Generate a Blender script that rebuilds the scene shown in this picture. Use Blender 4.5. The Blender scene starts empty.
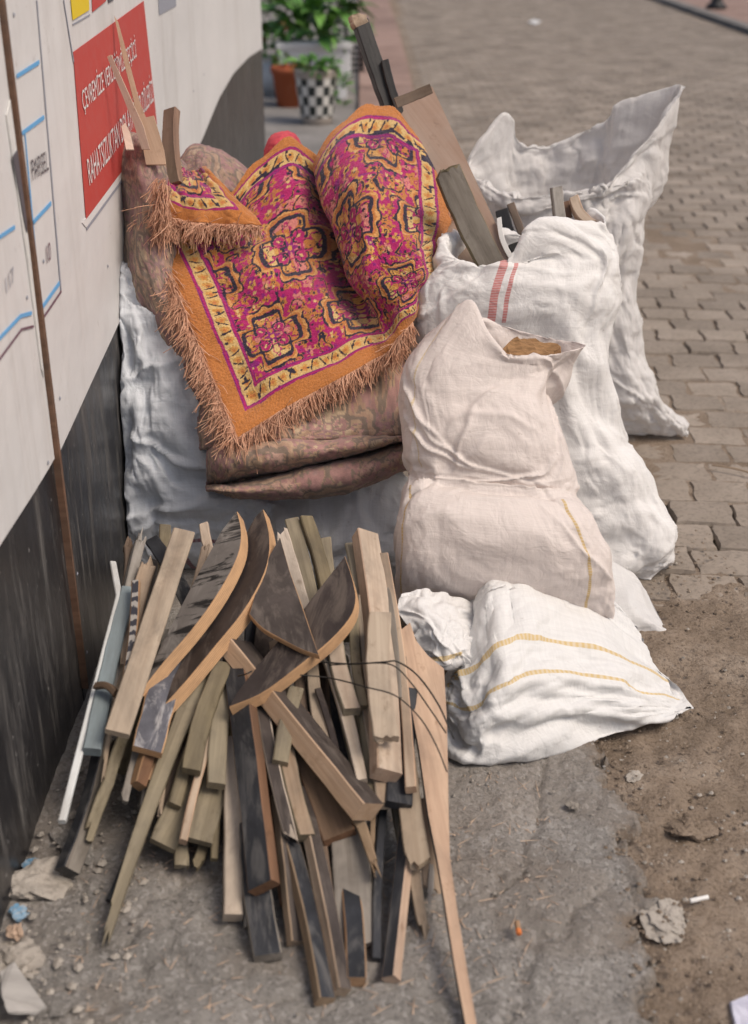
import bpy, bmesh, math, random
import numpy as np
from mathutils import Vector, Matrix

# ------------------------------------------------------------------ camera, sky, sun, exposure
scn = bpy.context.scene
COL = scn.collection
FPX, PITCH, CAMH, CX, CY = 1237.0, math.radians(26.3), 1.6, 374.0, 512.0
cam_d = bpy.data.cameras.new('camera')
cam = bpy.data.objects.new('camera', cam_d); COL.objects.link(cam)
cam.location = (0, 0, CAMH); cam.rotation_euler = (math.pi/2 - PITCH, 0, 0)
cam_d.sensor_fit = 'VERTICAL'; cam_d.sensor_height = 36.0; cam_d.lens = FPX/1024*36.0
cam_d.clip_start = 0.05; cam_d.clip_end = 500
cam_d.dof.use_dof = True; cam_d.dof.focus_distance = 2.85; cam_d.dof.aperture_fstop = 2.6
scn.camera = cam

SUN_EL, SUN_AZ = 54.0, 116.0      # azimuth measured clockwise from +Y (away from camera) towards +X
w = bpy.data.worlds.new('World'); scn.world = w; w.use_nodes = True
wn = w.node_tree.nodes; wl = w.node_tree.links
sky = wn.new('ShaderNodeTexSky'); sky.sky_type = 'NISHITA'; sky.sun_disc = False
sky.sun_elevation = math.radians(SUN_EL); sky.sun_rotation = math.radians(SUN_AZ)
sky.air_density = 1.0; sky.dust_density = 4.0; sky.ozone_density = 0.6
wl.new(sky.outputs[0], wn['Background'].inputs[0]); wn['Background'].inputs[1].default_value = 0.095
sd = bpy.data.lights.new('sun', 'SUN'); sd.energy = 1.9; sd.angle = math.radians(26); sd.color = (1.0, 0.89, 0.77)
sun = bpy.data.objects.new('sun', sd); COL.objects.link(sun); sun.location = (4, 2, 8)
az, el = math.radians(SUN_AZ), math.radians(SUN_EL)
sdir = Vector((math.sin(az)*math.cos(el), math.cos(az)*math.cos(el), math.sin(el)))
sun.rotation_euler = sdir.to_track_quat('Z', 'Y').to_euler()
scn.view_settings.view_transform = 'Standard'; scn.view_settings.look = 'None'
scn.view_settings.gamma = 1.0; scn.view_settings.exposure = 0.30

# ------------------------------------------------------------------ geometry helpers
CAM = np.array([0, 0, CAMH]); FW = np.array([0, math.cos(PITCH), -math.sin(PITCH)])
UP = np.array([0, math.sin(PITCH), math.cos(PITCH)]); RT = np.array([1.0, 0, 0])
WALLX = -0.64
def ray(px, py): return FW + RT*((px-CX)/FPX) - UP*((py-CY)/FPX)
def atY(px, py, Y):
    r = ray(px, py); return CAM + r*(Y/r[1])
def atZ(px, py, z):
    r = ray(px, py); return CAM + r*((z-CAMH)/r[2])
def atX(px, py, X=WALLX):
    r = ray(px, py); return CAM + r*(X/r[0])
def V(a): return Vector((float(a[0]), float(a[1]), float(a[2])))

def link(name, me, mats=None, parent=None, smooth=False):
    o = bpy.data.objects.new(name, me); COL.objects.link(o)
    if mats is not None:
        for m in (mats if isinstance(mats, (list, tuple)) else [mats]): me.materials.append(m)
    if parent is not None: o.parent = parent
    if smooth: me.polygons.foreach_set('use_smooth', [True]*len(me.polygons))
    return o
def mesh(name, verts, faces, mats=None, parent=None, smooth=False, fmat=None):
    me = bpy.data.meshes.new(name); me.from_pydata([tuple(map(float, v)) for v in verts], [], faces); me.update()
    o = link(name, me, mats, parent, smooth)
    if fmat is not None: me.polygons.foreach_set('material_index', fmat)
    return o
def tag(o, label=None, cat=None, group=None, kind=None):
    if label: o['label'] = label
    if cat: o['category'] = cat
    if group: o['group'] = group
    if kind: o['kind'] = kind
    return o
def empty(name, loc, label, cat, group=None):
    o = bpy.data.objects.new(name, None); COL.objects.link(o); o.location = V(loc); o.empty_display_size = .05
    return tag(o, label, cat, group)
def keep(o, parent):      # parent while the mesh is written in world coordinates
    o.parent = parent; o.matrix_parent_inverse = Matrix.Translation(parent.location).inverted()
    return o

def grid_faces(nv, nu, closed=False):
    idx = np.arange(nv*nu).reshape(nv, nu)
    if closed: idx = np.concatenate([idx, idx[:, :1]], 1)
    a = idx[:-1, :-1]; b = idx[:-1, 1:]; c = idx[1:, 1:]; d = idx[1:, :-1]
    return np.stack([a, b, c, d], -1).reshape(-1, 4)
def grid_mesh(name, P, mats, parent=None, closed=False, uv=None, col=None, flip=False, mask=None):
    nv, nu = P.shape[:2]; F = grid_faces(nv, nu, closed)
    if mask is not None: F = F[mask.reshape(-1)[F].all(1)]
    if flip: F = F[:, ::-1]
    me = bpy.data.meshes.new(name)
    n = len(F)
    me.vertices.add(nv*nu); me.vertices.foreach_set('co', P.astype(np.float32).ravel())
    me.loops.add(n*4); me.loops.foreach_set('vertex_index', F.astype(np.int32).ravel())
    me.polygons.add(n); me.polygons.foreach_set('loop_start', np.arange(0, n*4, 4, dtype=np.int32))
    me.polygons.foreach_set('loop_total', np.full(n, 4, dtype=np.int32))
    me.update(calc_edges=True)
    if uv is not None:
        L = me.uv_layers.new(name='uv'); UVc = uv.reshape(-1, 2)[F.ravel()].copy()
        if closed:      # wrap: last column cells get the far side of the seam
            q = UVc.reshape(-1, 4, 2); span = uv[..., 0].max()
            jump = (q[:, :, 0].max(1) - q[:, :, 0].min(1)) > span*.5
            per = span*nu/(nu-1)
            q[jump, :, 0] = np.where(q[jump, :, 0] < span*.5, q[jump, :, 0]+per, q[jump, :, 0])
            UVc = q.reshape(-1, 2)
        L.data.foreach_set('uv', UVc.astype(np.float32).ravel())
    if col is not None:
        A = me.color_attributes.new('Col', 'FLOAT_COLOR', 'POINT')
        c4 = np.ones((nv*nu, 4), np.float32); c4[:, :3] = col.reshape(-1, 3); A.data.foreach_set('color', c4.ravel())
    me.validate()
    o = link(name, me, mats, None, True)
    if parent is not None: keep(o, parent)
    return o

def cr_axis(A, n, closed=False, t=None):
    """Catmull-Rom resample along axis 0."""
    m = A.shape[0]
    if closed: s = np.arange(n)*m/n
    else: s = np.linspace(0, m-1, n) if t is None else np.asarray(t)*(m-1)
    i = np.floor(s).astype(int)
    if not closed: i = np.clip(i, 0, m-2)
    f = (s-i).reshape((-1,)+(1,)*(A.ndim-1))
    if closed: p = [A[(i+k) % m] for k in (-1, 0, 1, 2)]
    else:
        Ax = np.concatenate([2*A[:1]-A[1:2], A, 2*A[-1:]-A[-2:-1]], 0)
        p = [Ax[i+k] for k in (0, 1, 2, 3)]
    return .5*((2*p[1]) + (-p[0]+p[2])*f + (2*p[0]-5*p[1]+4*p[2]-p[3])*f*f + (-p[0]+3*p[1]-3*p[2]+p[3])*f**3)
def resample(net, nv, nu, closed=False):
    A = cr_axis(net, nv); A = np.swapaxes(A, 0, 1); A = cr_axis(A, nu, closed); return np.swapaxes(A, 0, 1)
def normals(P, closed=False):
    if closed: du = np.roll(P, -1, 1)-np.roll(P, 1, 1)
    else: du = np.gradient(P, axis=1)
    dv = np.gradient(P, axis=0); n = np.cross(du, dv)
    return n/np.maximum(np.linalg.norm(n, axis=-1, keepdims=True), 1e-9)

def vnoise(x, y, seed=0):
    x = np.asarray(x, float); y = np.asarray(y, float)
    xi = np.floor(x).astype(np.int64); yi = np.floor(y).astype(np.int64); fx = x-xi; fy = y-yi
    fx = fx*fx*(3-2*fx); fy = fy*fy*(3-2*fy)
    h = lambda a, b: hashn(a, b, seed)
    return (h(xi, yi)*(1-fx)+h(xi+1, yi)*fx)*(1-fy)+(h(xi, yi+1)*(1-fx)+h(xi+1, yi+1)*fx)*fy
def hashn(a, b, seed=0):
    a = np.asarray(a, np.int64); b = np.asarray(b, np.int64)
    n = (a*374761393 + b*668265263 + seed*974634777) & 0x7fffffff
    n = ((n ^ (n >> 13))*1274126177) & 0x7fffffff
    n = ((n ^ (n >> 16))*40503+12345) & 0x7fffffff
    return ((n >> 4) & 0xffff)/65535.0
def fbm(x, y, seed=0, oct=4):
    s = 0; a = .5; t = 0
    for k in range(oct): s = s+a*vnoise(x*2**k, y*2**k, seed+k*17); t += a; a *= .5
    return s/t

def relax(P, closed, su, sv, iters, attract, amp, seed, bend=.25, floor=None, freq=5.0, wall=None, tight=None):
    """cloth that is a little too long for its shape: lets it buckle into wrinkles"""
    nv, nu = P.shape[:2]
    X = P.copy(); N = normals(P, closed)
    jj, ii = np.meshgrid(np.arange(nu)/nu, np.arange(nv)/nv)
    ph = 2*np.pi*jj
    nz = fbm(freq*np.cos(ph)+9, freq*np.sin(ph)+freq*2*ii, seed, 3) if closed else fbm(freq*2*jj, freq*2*ii, seed, 3)
    X += N*((nz-.5)*2*amp)[..., None]
    def idx(off_v, off_u):
        a = np.arange(nv*nu).reshape(nv, nu); b = np.roll(a, (-off_v, -off_u), (0, 1))
        vs = slice(0, nv-off_v) if off_v else slice(0, nv)
        us = slice(0, nu) if closed else (slice(0, nu-off_u) if off_u >= 0 else slice(-off_u, nu))
        return a[vs, us].ravel(), b[vs, us].ravel()
    P1 = P.reshape(-1, 3); X1 = X.reshape(-1, 3); cons = []
    for (ov, ou, k) in ((0, 1, 1.), (1, 0, 1.), (1, 1, .5), (1, -1, .5), (0, 2, bend), (2, 0, bend)):
        a, b = idx(ov, ou)
        D = P1[b]-P1[a]; L = np.linalg.norm(D, axis=1)
        s = su if ov == 0 else sv if ou == 0 else (su+sv)/2
        cons.append((a, b, L*s, k))
    cnt = np.zeros(len(P1))
    for a, b, L, k in cons:
        cnt += np.bincount(a, minlength=len(P1))*k + np.bincount(b, minlength=len(P1))*k
    att = attract if tight is None else (attract + tight.reshape(-1, 1))
    vel = np.zeros_like(X1)
    for it in range(iters):
        acc = np.zeros_like(X1)
        for a, b, L, k in cons:
            d = X1[b]-X1[a]; l = np.linalg.norm(d, axis=1)+1e-9
            c = d*((l-L)/l*.5*k)[:, None]
            for q in range(3):
                acc[:, q] += np.bincount(a, c[:, q], len(P1)) - np.bincount(b, c[:, q], len(P1))
        step = acc/cnt[:, None]*2.4
        vel = vel*.6 + step
        X1 = X1 + vel
        X1 = X1 + att*(P1-X1)
        if floor is not None: X1[:, 2] = np.maximum(X1[:, 2], floor)
        if wall is not None: X1[:, 0] = np.maximum(X1[:, 0], wall)
    return X1.reshape(nv, nu, 3)

# ------------------------------------------------------------------ materials
def newmat(name, rough=.8, col=(.5, .5, .5), spec=.3):
    m = bpy.data.materials.new(name); m.use_nodes = True; b = m.node_tree.nodes['Principled BSDF']
    b.inputs['Base Color'].default_value = (*col, 1); b.inputs['Roughness'].default_value = rough
    b.inputs['Specular IOR Level'].default_value = spec
    return m, m.node_tree.nodes, m.node_tree.links, b
class NT:
    def __init__(s, m): s.n = m.node_tree.nodes; s.l = m.node_tree.links
    def add(s, t, **kw):
        nd = s.n.new(t)
        for k, v in kw.items(): setattr(nd, k, v)
        return nd
    def coord(s, scale=(1, 1, 1), kind='Object', rnd=False, rot=(0, 0, 0)):
        tc = s.add('ShaderNodeTexCoord'); mp = s.add('ShaderNodeMapping'); mp.inputs['Scale'].default_value = scale; mp.inputs['Rotation'].default_value = rot
        if rnd:
            oi = s.add('ShaderNodeObjectInfo'); ml = s.add('ShaderNodeMath', operation='MULTIPLY'); ml.inputs[1].default_value = 37.0
            s.l.new(oi.outputs['Random'], ml.inputs[0])
            ad = s.add('ShaderNodeVectorMath', operation='ADD'); s.l.new(tc.outputs[kind], ad.inputs[0]); s.l.new(ml.outputs[0], ad.inputs[1])
            s.l.new(ad.outputs[0], mp.inputs[0])
        else: s.l.new(tc.outputs[kind], mp.inputs[0])
        return mp.outputs[0]
    def noise(s, vec, scale=5, detail=4, rough=.55, dist=0):
        nd = s.add('ShaderNodeTexNoise'); nd.inputs['Scale'].default_value = scale; nd.inputs['Detail'].default_value = detail
        nd.inputs['Roughness'].default_value = rough; nd.inputs['Distortion'].default_value = dist
        if vec is not None: s.l.new(vec, nd.inputs['Vector'])
        return nd.outputs['Fac']
    def ramp(s, fac, stops):
        nd = s.add('ShaderNodeValToRGB'); e = nd.color_ramp.elements
        while len(e) < len(stops): e.new(.5)
        for k, (p, c) in enumerate(stops): e[k].position = p; e[k].color = (*c, 1) if len(c) == 3 else c
        s.l.new(fac, nd.inputs[0]); return nd.outputs[0]
    def mix(s, fac, a, b, mode='MIX'):
        nd = s.add('ShaderNodeMix', data_type='RGBA', blend_type=mode)
        if isinstance(fac, (int, float)): nd.inputs[0].default_value = fac
        else: s.l.new(fac, nd.inputs[0])
        for k, x in ((6, a), (7, b)):
            if isinstance(x, tuple): nd.inputs[k].default_value = (*x, 1)
            else: s.l.new(x, nd.inputs[k])
        return nd.outputs[2]
    def math(s, op, a, b=None, c=None):
        nd = s.add('ShaderNodeMath', operation=op)
        for k, x in enumerate((a, b, c)):
            if x is None: continue
            if isinstance(x, (int, float)): nd.inputs[k].default_value = x
            else: s.l.new(x, nd.inputs[k])
        return nd.outputs[0]
    def bump(s, h, bsdf, strength=.3, dist=.01):
        nd = s.add('ShaderNodeBump'); nd.inputs['Strength'].default_value = strength; nd.inputs['Distance'].default_value = dist
        s.l.new(h, nd.inputs['Height']); s.l.new(nd.outputs[0], bsdf.inputs['Normal'])
g3 = lambda v: (v, v, v)

def wood_mat(name, dark, light, dirt=.35, dirtcol=(.09, .075, .06), rough=.75):
    m, n, l, b = newmat(name, rough); t = NT(m)
    v = t.coord((2.2, 45, 45), rnd=True); gr = t.noise(v, 1.0, 5, .6, .6)
    c = t.ramp(gr, [(.28, dark), (.5, tuple((a+q)/2 for a, q in zip(dark, light))), (.72, light)])
    v2 = t.coord((5, 9, 9), rnd=True); d = t.noise(v2, 1.0, 5, .65, .4)
    dm = t.ramp(d, [(.42, g3(0)), (.56, g3(dirt*.7)), (.70, g3(dirt*1.5))])
    c = t.mix(dm, c, dirtcol)
    oi = t.add('ShaderNodeObjectInfo'); hv = t.add('ShaderNodeHueSaturation')
    va = t.math('MULTIPLY_ADD', oi.outputs['Random'], .45, .66); l.new(va, hv.inputs['Value'])
    sa = t.math('MULTIPLY_ADD', oi.outputs['Random'], -.35, .98); l.new(sa, hv.inputs['Saturation'])
    l.new(c, hv.inputs['Color']); l.new(hv.outputs[0], b.inputs['Base Color'])
    kn = t.noise(t.coord((18, 26, 26), rnd=True), 1, 4, .7); hv2 = t.mix(t.ramp(kn, [(.60, g3(0)), (.72, g3(.5))]), hv.outputs[0], tuple(x*.45 for x in dark)); l.new(hv2, b.inputs['Base Color'])
    v3 = t.coord((6, 160, 160), rnd=True); f = t.noise(v3, 1.0, 3); t.bump(f, b, .35, .002)
    return m
M = {}
M['pine'] = wood_mat('pine_wood', (.32, .205, .115), (.51, .37, .24))
M['pale'] = wood_mat('pale_wood', (.36, .265, .18), (.55, .44, .32), .4)
M['orange'] = wood_mat('orange_pine', (.38, .205, .10), (.57, .35, .19), .3)
M['olive'] = wood_mat('olive_treated_wood', (.17, .135, .075), (.33, .27, .165), .4)
M['grey'] = wood_mat('weathered_grey_wood', (.20, .17, .14), (.38, .34, .29), .5)
M['brown'] = wood_mat('brown_wood', (.10, .06, .035), (.22, .135, .08), .4)
M['redbrown'] = wood_mat('red_brown_wood', (.16, .075, .035), (.33, .17, .09), .3)
M['veneer'] = wood_mat('fresh_veneer', (.55, .36, .22), (.68, .48, .33), .15)
M['panel'] = wood_mat('tan_veneer_panel', (.36, .225, .15), (.46, .30, .21), .3, (.5, .42, .35), .45)
M['black'] = wood_mat('black_painted_wood', (.012, .012, .013), (.035, .033, .033), .25, (.10, .09, .08), .5)

def film_mat(name, c0, c1, dust, amt):
    m, n, l, b = newmat(name, .5, spec=.22); t = NT(m)
    v = t.coord((9, 14, 9), rnd=True); a = t.noise(v, 1.0, 6, .65, .5)
    c = t.ramp(a, [(.3, c0), (.7, c1)])
    v2 = t.coord((3.2, 12, 5), rnd=True, rot=(0, 0, .5)); s = t.noise(v2, 1.6, 7, .72, 1.1)
    k = t.ramp(s, [(.5, g3(0)), (.60, g3(amt*.5)), (.76, g3(amt))])
    c = t.mix(k, c, dust)
    if name.startswith('dusty'):
        sk = t.noise(t.coord((16, 3.2, 5), rnd=True, rot=(0, 0, .35)), 1.3, 6, .7, .8); c = t.mix(t.ramp(sk, [(.52, g3(0)), (.57, g3(.95))]), c, (.012, .011, .011))
    l.new(c, b.inputs['Base Color'])
    r = t.ramp(s, [(.45, g3(.42)), (.7, g3(.8))]); l.new(r, b.inputs['Roughness'])
    v3 = t.coord((60, 60, 60)); t.bump(t.noise(v3, 1.0, 4), b, .15, .002)
    return m
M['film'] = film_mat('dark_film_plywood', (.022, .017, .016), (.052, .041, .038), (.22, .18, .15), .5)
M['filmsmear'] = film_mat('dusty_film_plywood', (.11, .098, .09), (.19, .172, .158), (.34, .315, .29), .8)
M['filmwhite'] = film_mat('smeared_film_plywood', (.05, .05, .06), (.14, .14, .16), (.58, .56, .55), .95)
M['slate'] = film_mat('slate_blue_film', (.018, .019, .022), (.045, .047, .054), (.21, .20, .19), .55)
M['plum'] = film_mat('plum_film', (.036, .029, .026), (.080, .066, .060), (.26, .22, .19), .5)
def edge_mat():
    m, n, l, b = newmat('plywood_edge', .8); t = NT(m)
    v = t.coord((1, 1, 1), rnd=False); sp = t.add('ShaderNodeSeparateXYZ'); l.new(v, sp.inputs[0])
    wv = t.math('SINE', t.math('MULTIPLY', sp.outputs[2], 2*math.pi/.0042)); wv = t.math('MULTIPLY_ADD', wv, .5, .5)
    c = t.mix(wv, (.40, .235, .12), (.60, .38, .215))
    v2 = t.coord((26, 26, 90), rnd=True); d = t.noise(v2, 1, 5, .6)
    c = t.mix(t.ramp(d, [(.42, g3(0)), (.75, g3(.45))]), c, (.22, .14, .085)); l.new(c, b.inputs['Base Color'])
    t.bump(d, b, .3, .002); return m
M['edge'] = edge_mat()
def paint_mat(name, c, c2, rough=.55, sc=8):
    m, n, l, b = newmat(name, rough); t = NT(m)
    v = t.coord((sc*.4, sc*2, sc*2), rnd=True); a = t.noise(v, 1, 6, .7)
    l.new(t.ramp(a, [(.42, c), (.68, c2)]), b.inputs['Base Color']); t.bump(a, b, .2, .002); return m
M['white'] = paint_mat('chipped_white_paint', (.60, .62, .62), (.38, .37, .35))
M['bluegrey'] = paint_mat('blue_grey_paint', (.22, .27, .29), (.15, .175, .185))
M['sponge'] = paint_mat('brown_crumbly_board', (.30, .17, .08), (.13, .07, .03), .95, 60)
M['dullpaper'] = paint_mat('dull_paper', (.42, .40, .38), (.30, .285, .27), .9, 12)
M['offwhite'] = paint_mat('offwhite_plastic', (.72, .71, .69), (.58, .57, .55), .5)
def striped():
    m, n, l, b = newmat('striped_edge_band', .6); t = NT(m)
    v = t.coord((1, 1, 1)); sp = t.add('ShaderNodeSeparateXYZ'); l.new(v, sp.inputs[0])
    nz = t.noise(t.coord((14, 30, 30)), 1, 3); x = t.math('ADD', t.math('MULTIPLY', sp.outputs[0], 190), t.math('MULTIPLY', nz, 14))
    s = t.math('MULTIPLY_ADD', t.math('SINE', x), .5, .5); l.new(t.ramp(s, [(.4, (.035, .035, .045)), (.62, (.30, .28, .26))]), b.inputs['Base Color']); return m
M['striped'] = striped()

def sack_mat(name, base, stripes=(), dirt=.25, dirtcol=(.42, .36, .30), trans=.16):
    """stripes: (axis, position, width, colour, lo, hi) in uv metres; axis 0 -> line of constant u, seen for v in lo..hi"""
    m, n, l, b = newmat(name, .55, spec=.3); t = NT(m)
    uv = t.add('ShaderNodeUVMap'); uv.uv_map = 'uv'; sp = t.add('ShaderNodeSeparateXYZ'); l.new(uv.outputs[0], sp.inputs[0])
    mp = t.add('ShaderNodeMapping'); mp.inputs['Scale'].default_value = (330, 9, 1); l.new(uv.outputs[0], mp.inputs[0]); wa = t.noise(mp.outputs[0], 1, 2)
    mp2 = t.add('ShaderNodeMapping'); mp2.inputs['Scale'].default_value = (9, 330, 1); l.new(uv.outputs[0], mp2.inputs[0]); wb = t.noise(mp2.outputs[0], 1, 2)
    wv = t.math('ADD', wa, wb)
    c = t.mix(t.ramp(t.math('MULTIPLY', wv, .5), [(.35, g3(0)), (.65, g3(1))]), tuple(x*.935 for x in base), tuple(min(.88, x*1.04) for x in base))
    d = t.noise(t.coord((7, 7, 7)), 1, 7, .68, .4)
    c = t.mix(t.ramp(d, [(.50, g3(0)), (.78, g3(dirt))]), c, dirtcol)
    sp2 = t.noise(t.coord((60, 60, 60)), 1, 2); c = t.mix(t.ramp(sp2, [(.73, g3(0)), (.80, g3(.35))]), c, (.30, .24, .19))
    # dirtier towards where it stood on the ground
    for (ax, pos, wd, colr, lo, hi) in stripes:
        q = sp.outputs[ax]; o = sp.outputs[1-ax]
        wob = t.math('MULTIPLY', t.noise(t.coord((8, 8, 8)), 1, 2), .006)
        dd = t.math('ABSOLUTE', t.math('SUBTRACT', t.math('ADD', q, wob), pos)); f = t.math('LESS_THAN', dd, wd/2)
        f = t.math('MULTIPLY', f, t.math('MULTIPLY', t.math('GREATER_THAN', o, lo), t.math('LESS_THAN', o, hi)))
        thr = t.math('SINE', t.math('MULTIPLY', o, 900)); f = t.math('MULTIPLY', f, t.math('MULTIPLY_ADD', thr, .16, .68))
        c = t.mix(f, c, colr)
    l.new(c, b.inputs['Base Color'])
    nd = t.add('ShaderNodeBump'); nd.inputs['Strength'].default_value = .22; nd.inputs['Distance'].default_value = .0015; l.new(wv, nd.inputs['Height'])
    fine = t.math('ADD', t.math('ABSOLUTE', t.math('SUBTRACT', t.noise(t.coord((13, 13, 13)), 1, 4, .55, .9), .5)), t.math('MULTIPLY', t.math('ABSOLUTE', t.math('SUBTRACT', t.noise(t.coord((31, 31, 31)), 1, 3, .5, .6), .5)), .45))
    nd2 = t.add('ShaderNodeBump'); nd2.inputs['Strength'].default_value = .5; nd2.inputs['Distance'].default_value = .012; l.new(fine, nd2.inputs['Height']); l.new(nd.outputs[0], nd2.inputs['Normal'])
    l.new(nd2.outputs[0], b.inputs['Normal'])
    tr = t.add('ShaderNodeBsdfTranslucent'); l.new(c, tr.inputs[0]); l.new(nd2.outputs[0], tr.inputs['Normal'])
    mx = t.add('ShaderNodeMixShader'); mx.inputs[0].default_value = trans; l.new(b.outputs[0], mx.inputs[1]); l.new(tr.outputs[0], mx.inputs[2])
    l.new(mx.outputs[0], n['Material Output'].inputs[0])
    return m

def attr_mat(name, rough=.95, bumps=(900, .5, .003), sheen=.25, dusty=None):
    m, n, l, b = newmat(name, rough, spec=.1); t = NT(m)
    at = t.add('ShaderNodeAttribute'); at.attribute_name = 'Col'; c = at.outputs['Color']
    f = t.noise(t.coord(g3(bumps[0])), 1, 2)
    c = t.mix(.55, c, t.ramp(f, [(.25, g3(.45)), (.75, g3(1.0))]), 'MULTIPLY')
    if dusty: c = t.mix(t.ramp(t.noise(t.coord(g3(9)), 1, 5, .65), [(.4, g3(.05)), (.75, g3(dusty[0]))]), c, dusty[1])
    l.new(c, b.inputs['Base Color']); b.inputs['Sheen Weight'].default_value = sheen; b.inputs['Sheen Roughness'].default_value = .6
    t.bump(f, b, bumps[1], bumps[2]); return m

# ------------------------------------------------------------------ the setting: ground, road, pavement
def concrete_mat():
    m, n, l, b = newmat('rough_concrete', .9, spec=.2); t = NT(m)
    a = t.noise(t.coord(g3(3.0)), 1, 8, .68, .3); c = t.ramp(a, [(.30, (.225, .213, .198)), (.5, (.325, .306, .284)), (.70, (.42, .392, .362))])
    f = t.noise(t.coord(g3(150)), 1, 6, .75); c = t.mix(t.ramp(f, [(.36, g3(.55)), (.50, g3(0))]), c, (.13, .12, .11)); c = t.mix(t.ramp(f, [(.56, g3(0)), (.68, g3(.4))]), c, (.46, .43, .40))
    br = t.noise(t.coord(g3(1.6)), 1, 5, .6); c = t.mix(t.ramp(br, [(.5, g3(0)), (.72, g3(.5))]), c, (.25, .195, .15))
    st = t.noise(t.coord(g3(7)), 1, 6, .7, 1.2); c = t.mix(t.ramp(st, [(.56, g3(0)), (.68, g3(.4))]), c, (.33, .31, .29))
    pk = t.add('ShaderNodeTexVoronoi'); pk.inputs['Scale'].default_value = 55; l.new(t.coord(), pk.inputs[0])
    c = t.mix(t.ramp(pk.outputs['Distance'], [(.10, g3(.55)), (.22, g3(0))]), c, (.30, .27, .245))
    gr = t.add('ShaderNodeTexVoronoi'); gr.inputs['Scale'].default_value = 130; l.new(t.coord(), gr.inputs[0])
    rnd = t.add('ShaderNodeSeparateColor'); l.new(gr.outputs['Color'], rnd.inputs[0])
    c = t.mix(t.ramp(rnd.outputs[0], [(.78, g3(0)), (.84, g3(.38))]), c, (.15, .14, .13)); c = t.mix(t.ramp(rnd.outputs[1], [(.80, g3(0)), (.86, g3(.45))]), c, (.50, .475, .45))
    at = t.add('ShaderNodeAttribute'); at.attribute_name = 'Col'; du = t.math('MULTIPLY', at.outputs['Fac'], t.ramp(f, [(.35, g3(.5)), (.6, g3(1.3))]))
    c = t.mix(du, c, (.245, .192, .146))
    l.new(c, b.inputs['Base Color'])
    h = t.math('ADD', f, t.math('MULTIPLY', a, 1.2)); t.bump(h, b, 1.0, .008); return m
def dirt_mat():
    m, n, l, b = newmat('brown_dirt', .95, spec=.1); t = NT(m)
    a = t.noise(t.coord(g3(4.5)), 1, 8, .7, .3); c = t.ramp(a, [(.3, (.175, .135, .10)), (.52, (.255, .20, .153)), (.72, (.36, .302, .246))])
    f = t.noise(t.coord(g3(120)), 1, 5, .7); c = t.mix(t.ramp(f, [(.35, g3(.6)), (.5, g3(0))]), c, (.075, .055, .04))
    c = t.mix(t.ramp(f, [(.58, g3(0)), (.68, g3(.5))]), c, (.34, .285, .23))
    l.new(c, b.inputs['Base Color']); t.bump(t.math('ADD', f, t.math('MULTIPLY', a, 1.5)), b, .8, .008); return m
def paver_mat(name, c0, c1, c2):
    m, n, l, b = newmat(name, .85, spec=.25); t = NT(m)
    geo = t.add('ShaderNodeNewGeometry'); tc = t.add('ShaderNodeMapping'); tc.inputs['Scale'].default_value = g3(2.1); l.new(geo.outputs['Position'], tc.inputs[0])
    a = t.noise(tc.outputs[0], 1, 7, .65)
    c = t.ramp(a, [(.3, c0), (.5, c1), (.7, c2)])
    tf = t.add('ShaderNodeMapping'); tf.inputs['Scale'].default_value = g3(70); l.new(geo.outputs['Position'], tf.inputs[0]); f = t.noise(tf.outputs[0], 1, 5, .7)
    c = t.mix(t.ramp(f, [(.35, g3(.45)), (.5, g3(0))]), c, tuple(x*.5 for x in c0))
    rnd = t.add('ShaderNodeMath', operation='MULTIPLY_ADD'); rnd.inputs[1].default_value = .35; rnd.inputs[2].default_value = .82
    oi = t.add('ShaderNodeObjectInfo'); isl = geo.outputs['Random Per Island']; l.new(t.math('FRACT', t.math('ADD', oi.outputs['Random'], isl)), rnd.inputs[0])
    hv = t.add('ShaderNodeHueSaturation'); l.new(rnd.outputs[0], hv.inputs['Value']); l.new(c, hv.inputs['Color'])
    l.new(hv.outputs[0], b.inputs['Base Color']); t.bump(f, b, .5, .004); return m
M['concrete'] = concrete_mat(); M['dirt'] = dirt_mat()
M['paver'] = paver_mat('grey_paver', (.205, .172, .140), (.27, .228, .188), (.335, .285, .24))
M['pinkpave'] = paver_mat('pink_kerb_stone', (.22, .15, .125), (.30, .205, .17), (.36, .26, .22))
M['greypave'] = paver_mat('grey_flagstone', (.17, .16, .15), (.235, .22, .205), (.30, .28, .265))

base_ground = mesh('ground', [(-60, -20, -.075), (60, -20, -.075), (60, 120, -.075), (-60, 120, -.075)], [(0, 1, 2, 3)], M['dirt']); tag(base_ground, kind='structure')
# dirt patch with real lumps
xs = np.arange(.0, 2.2, .011); ys = np.arange(1.05, 3.75, .011)
XX, YY = np.meshgrid(xs, ys)
edge = 2.80 + .22*(fbm(XX*3, YY*0+2, 5)-.5)*2 + .10*(XX-1.2)
lum = (fbm(XX*5, YY*5, 3, 5)-.5)*.036 + (fbm(XX*22, YY*16, 9, 3)-.5)*.022 + (fbm(XX*60, YY*60, 19, 2)-.5)*.012
fall = np.clip((YY-edge)/.55, 0, 1)
ZZ = .004 + lum*(1-.5*fall) - .075*fall**1.2 + .02*np.clip((2.3-YY)/1, 0, 1)*(fbm(XX*2, YY*2, 31)-.4)
o = grid_mesh('dirt', np.stack([XX, YY, ZZ], -1), M['dirt']); tag(o, kind='structure')
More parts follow.
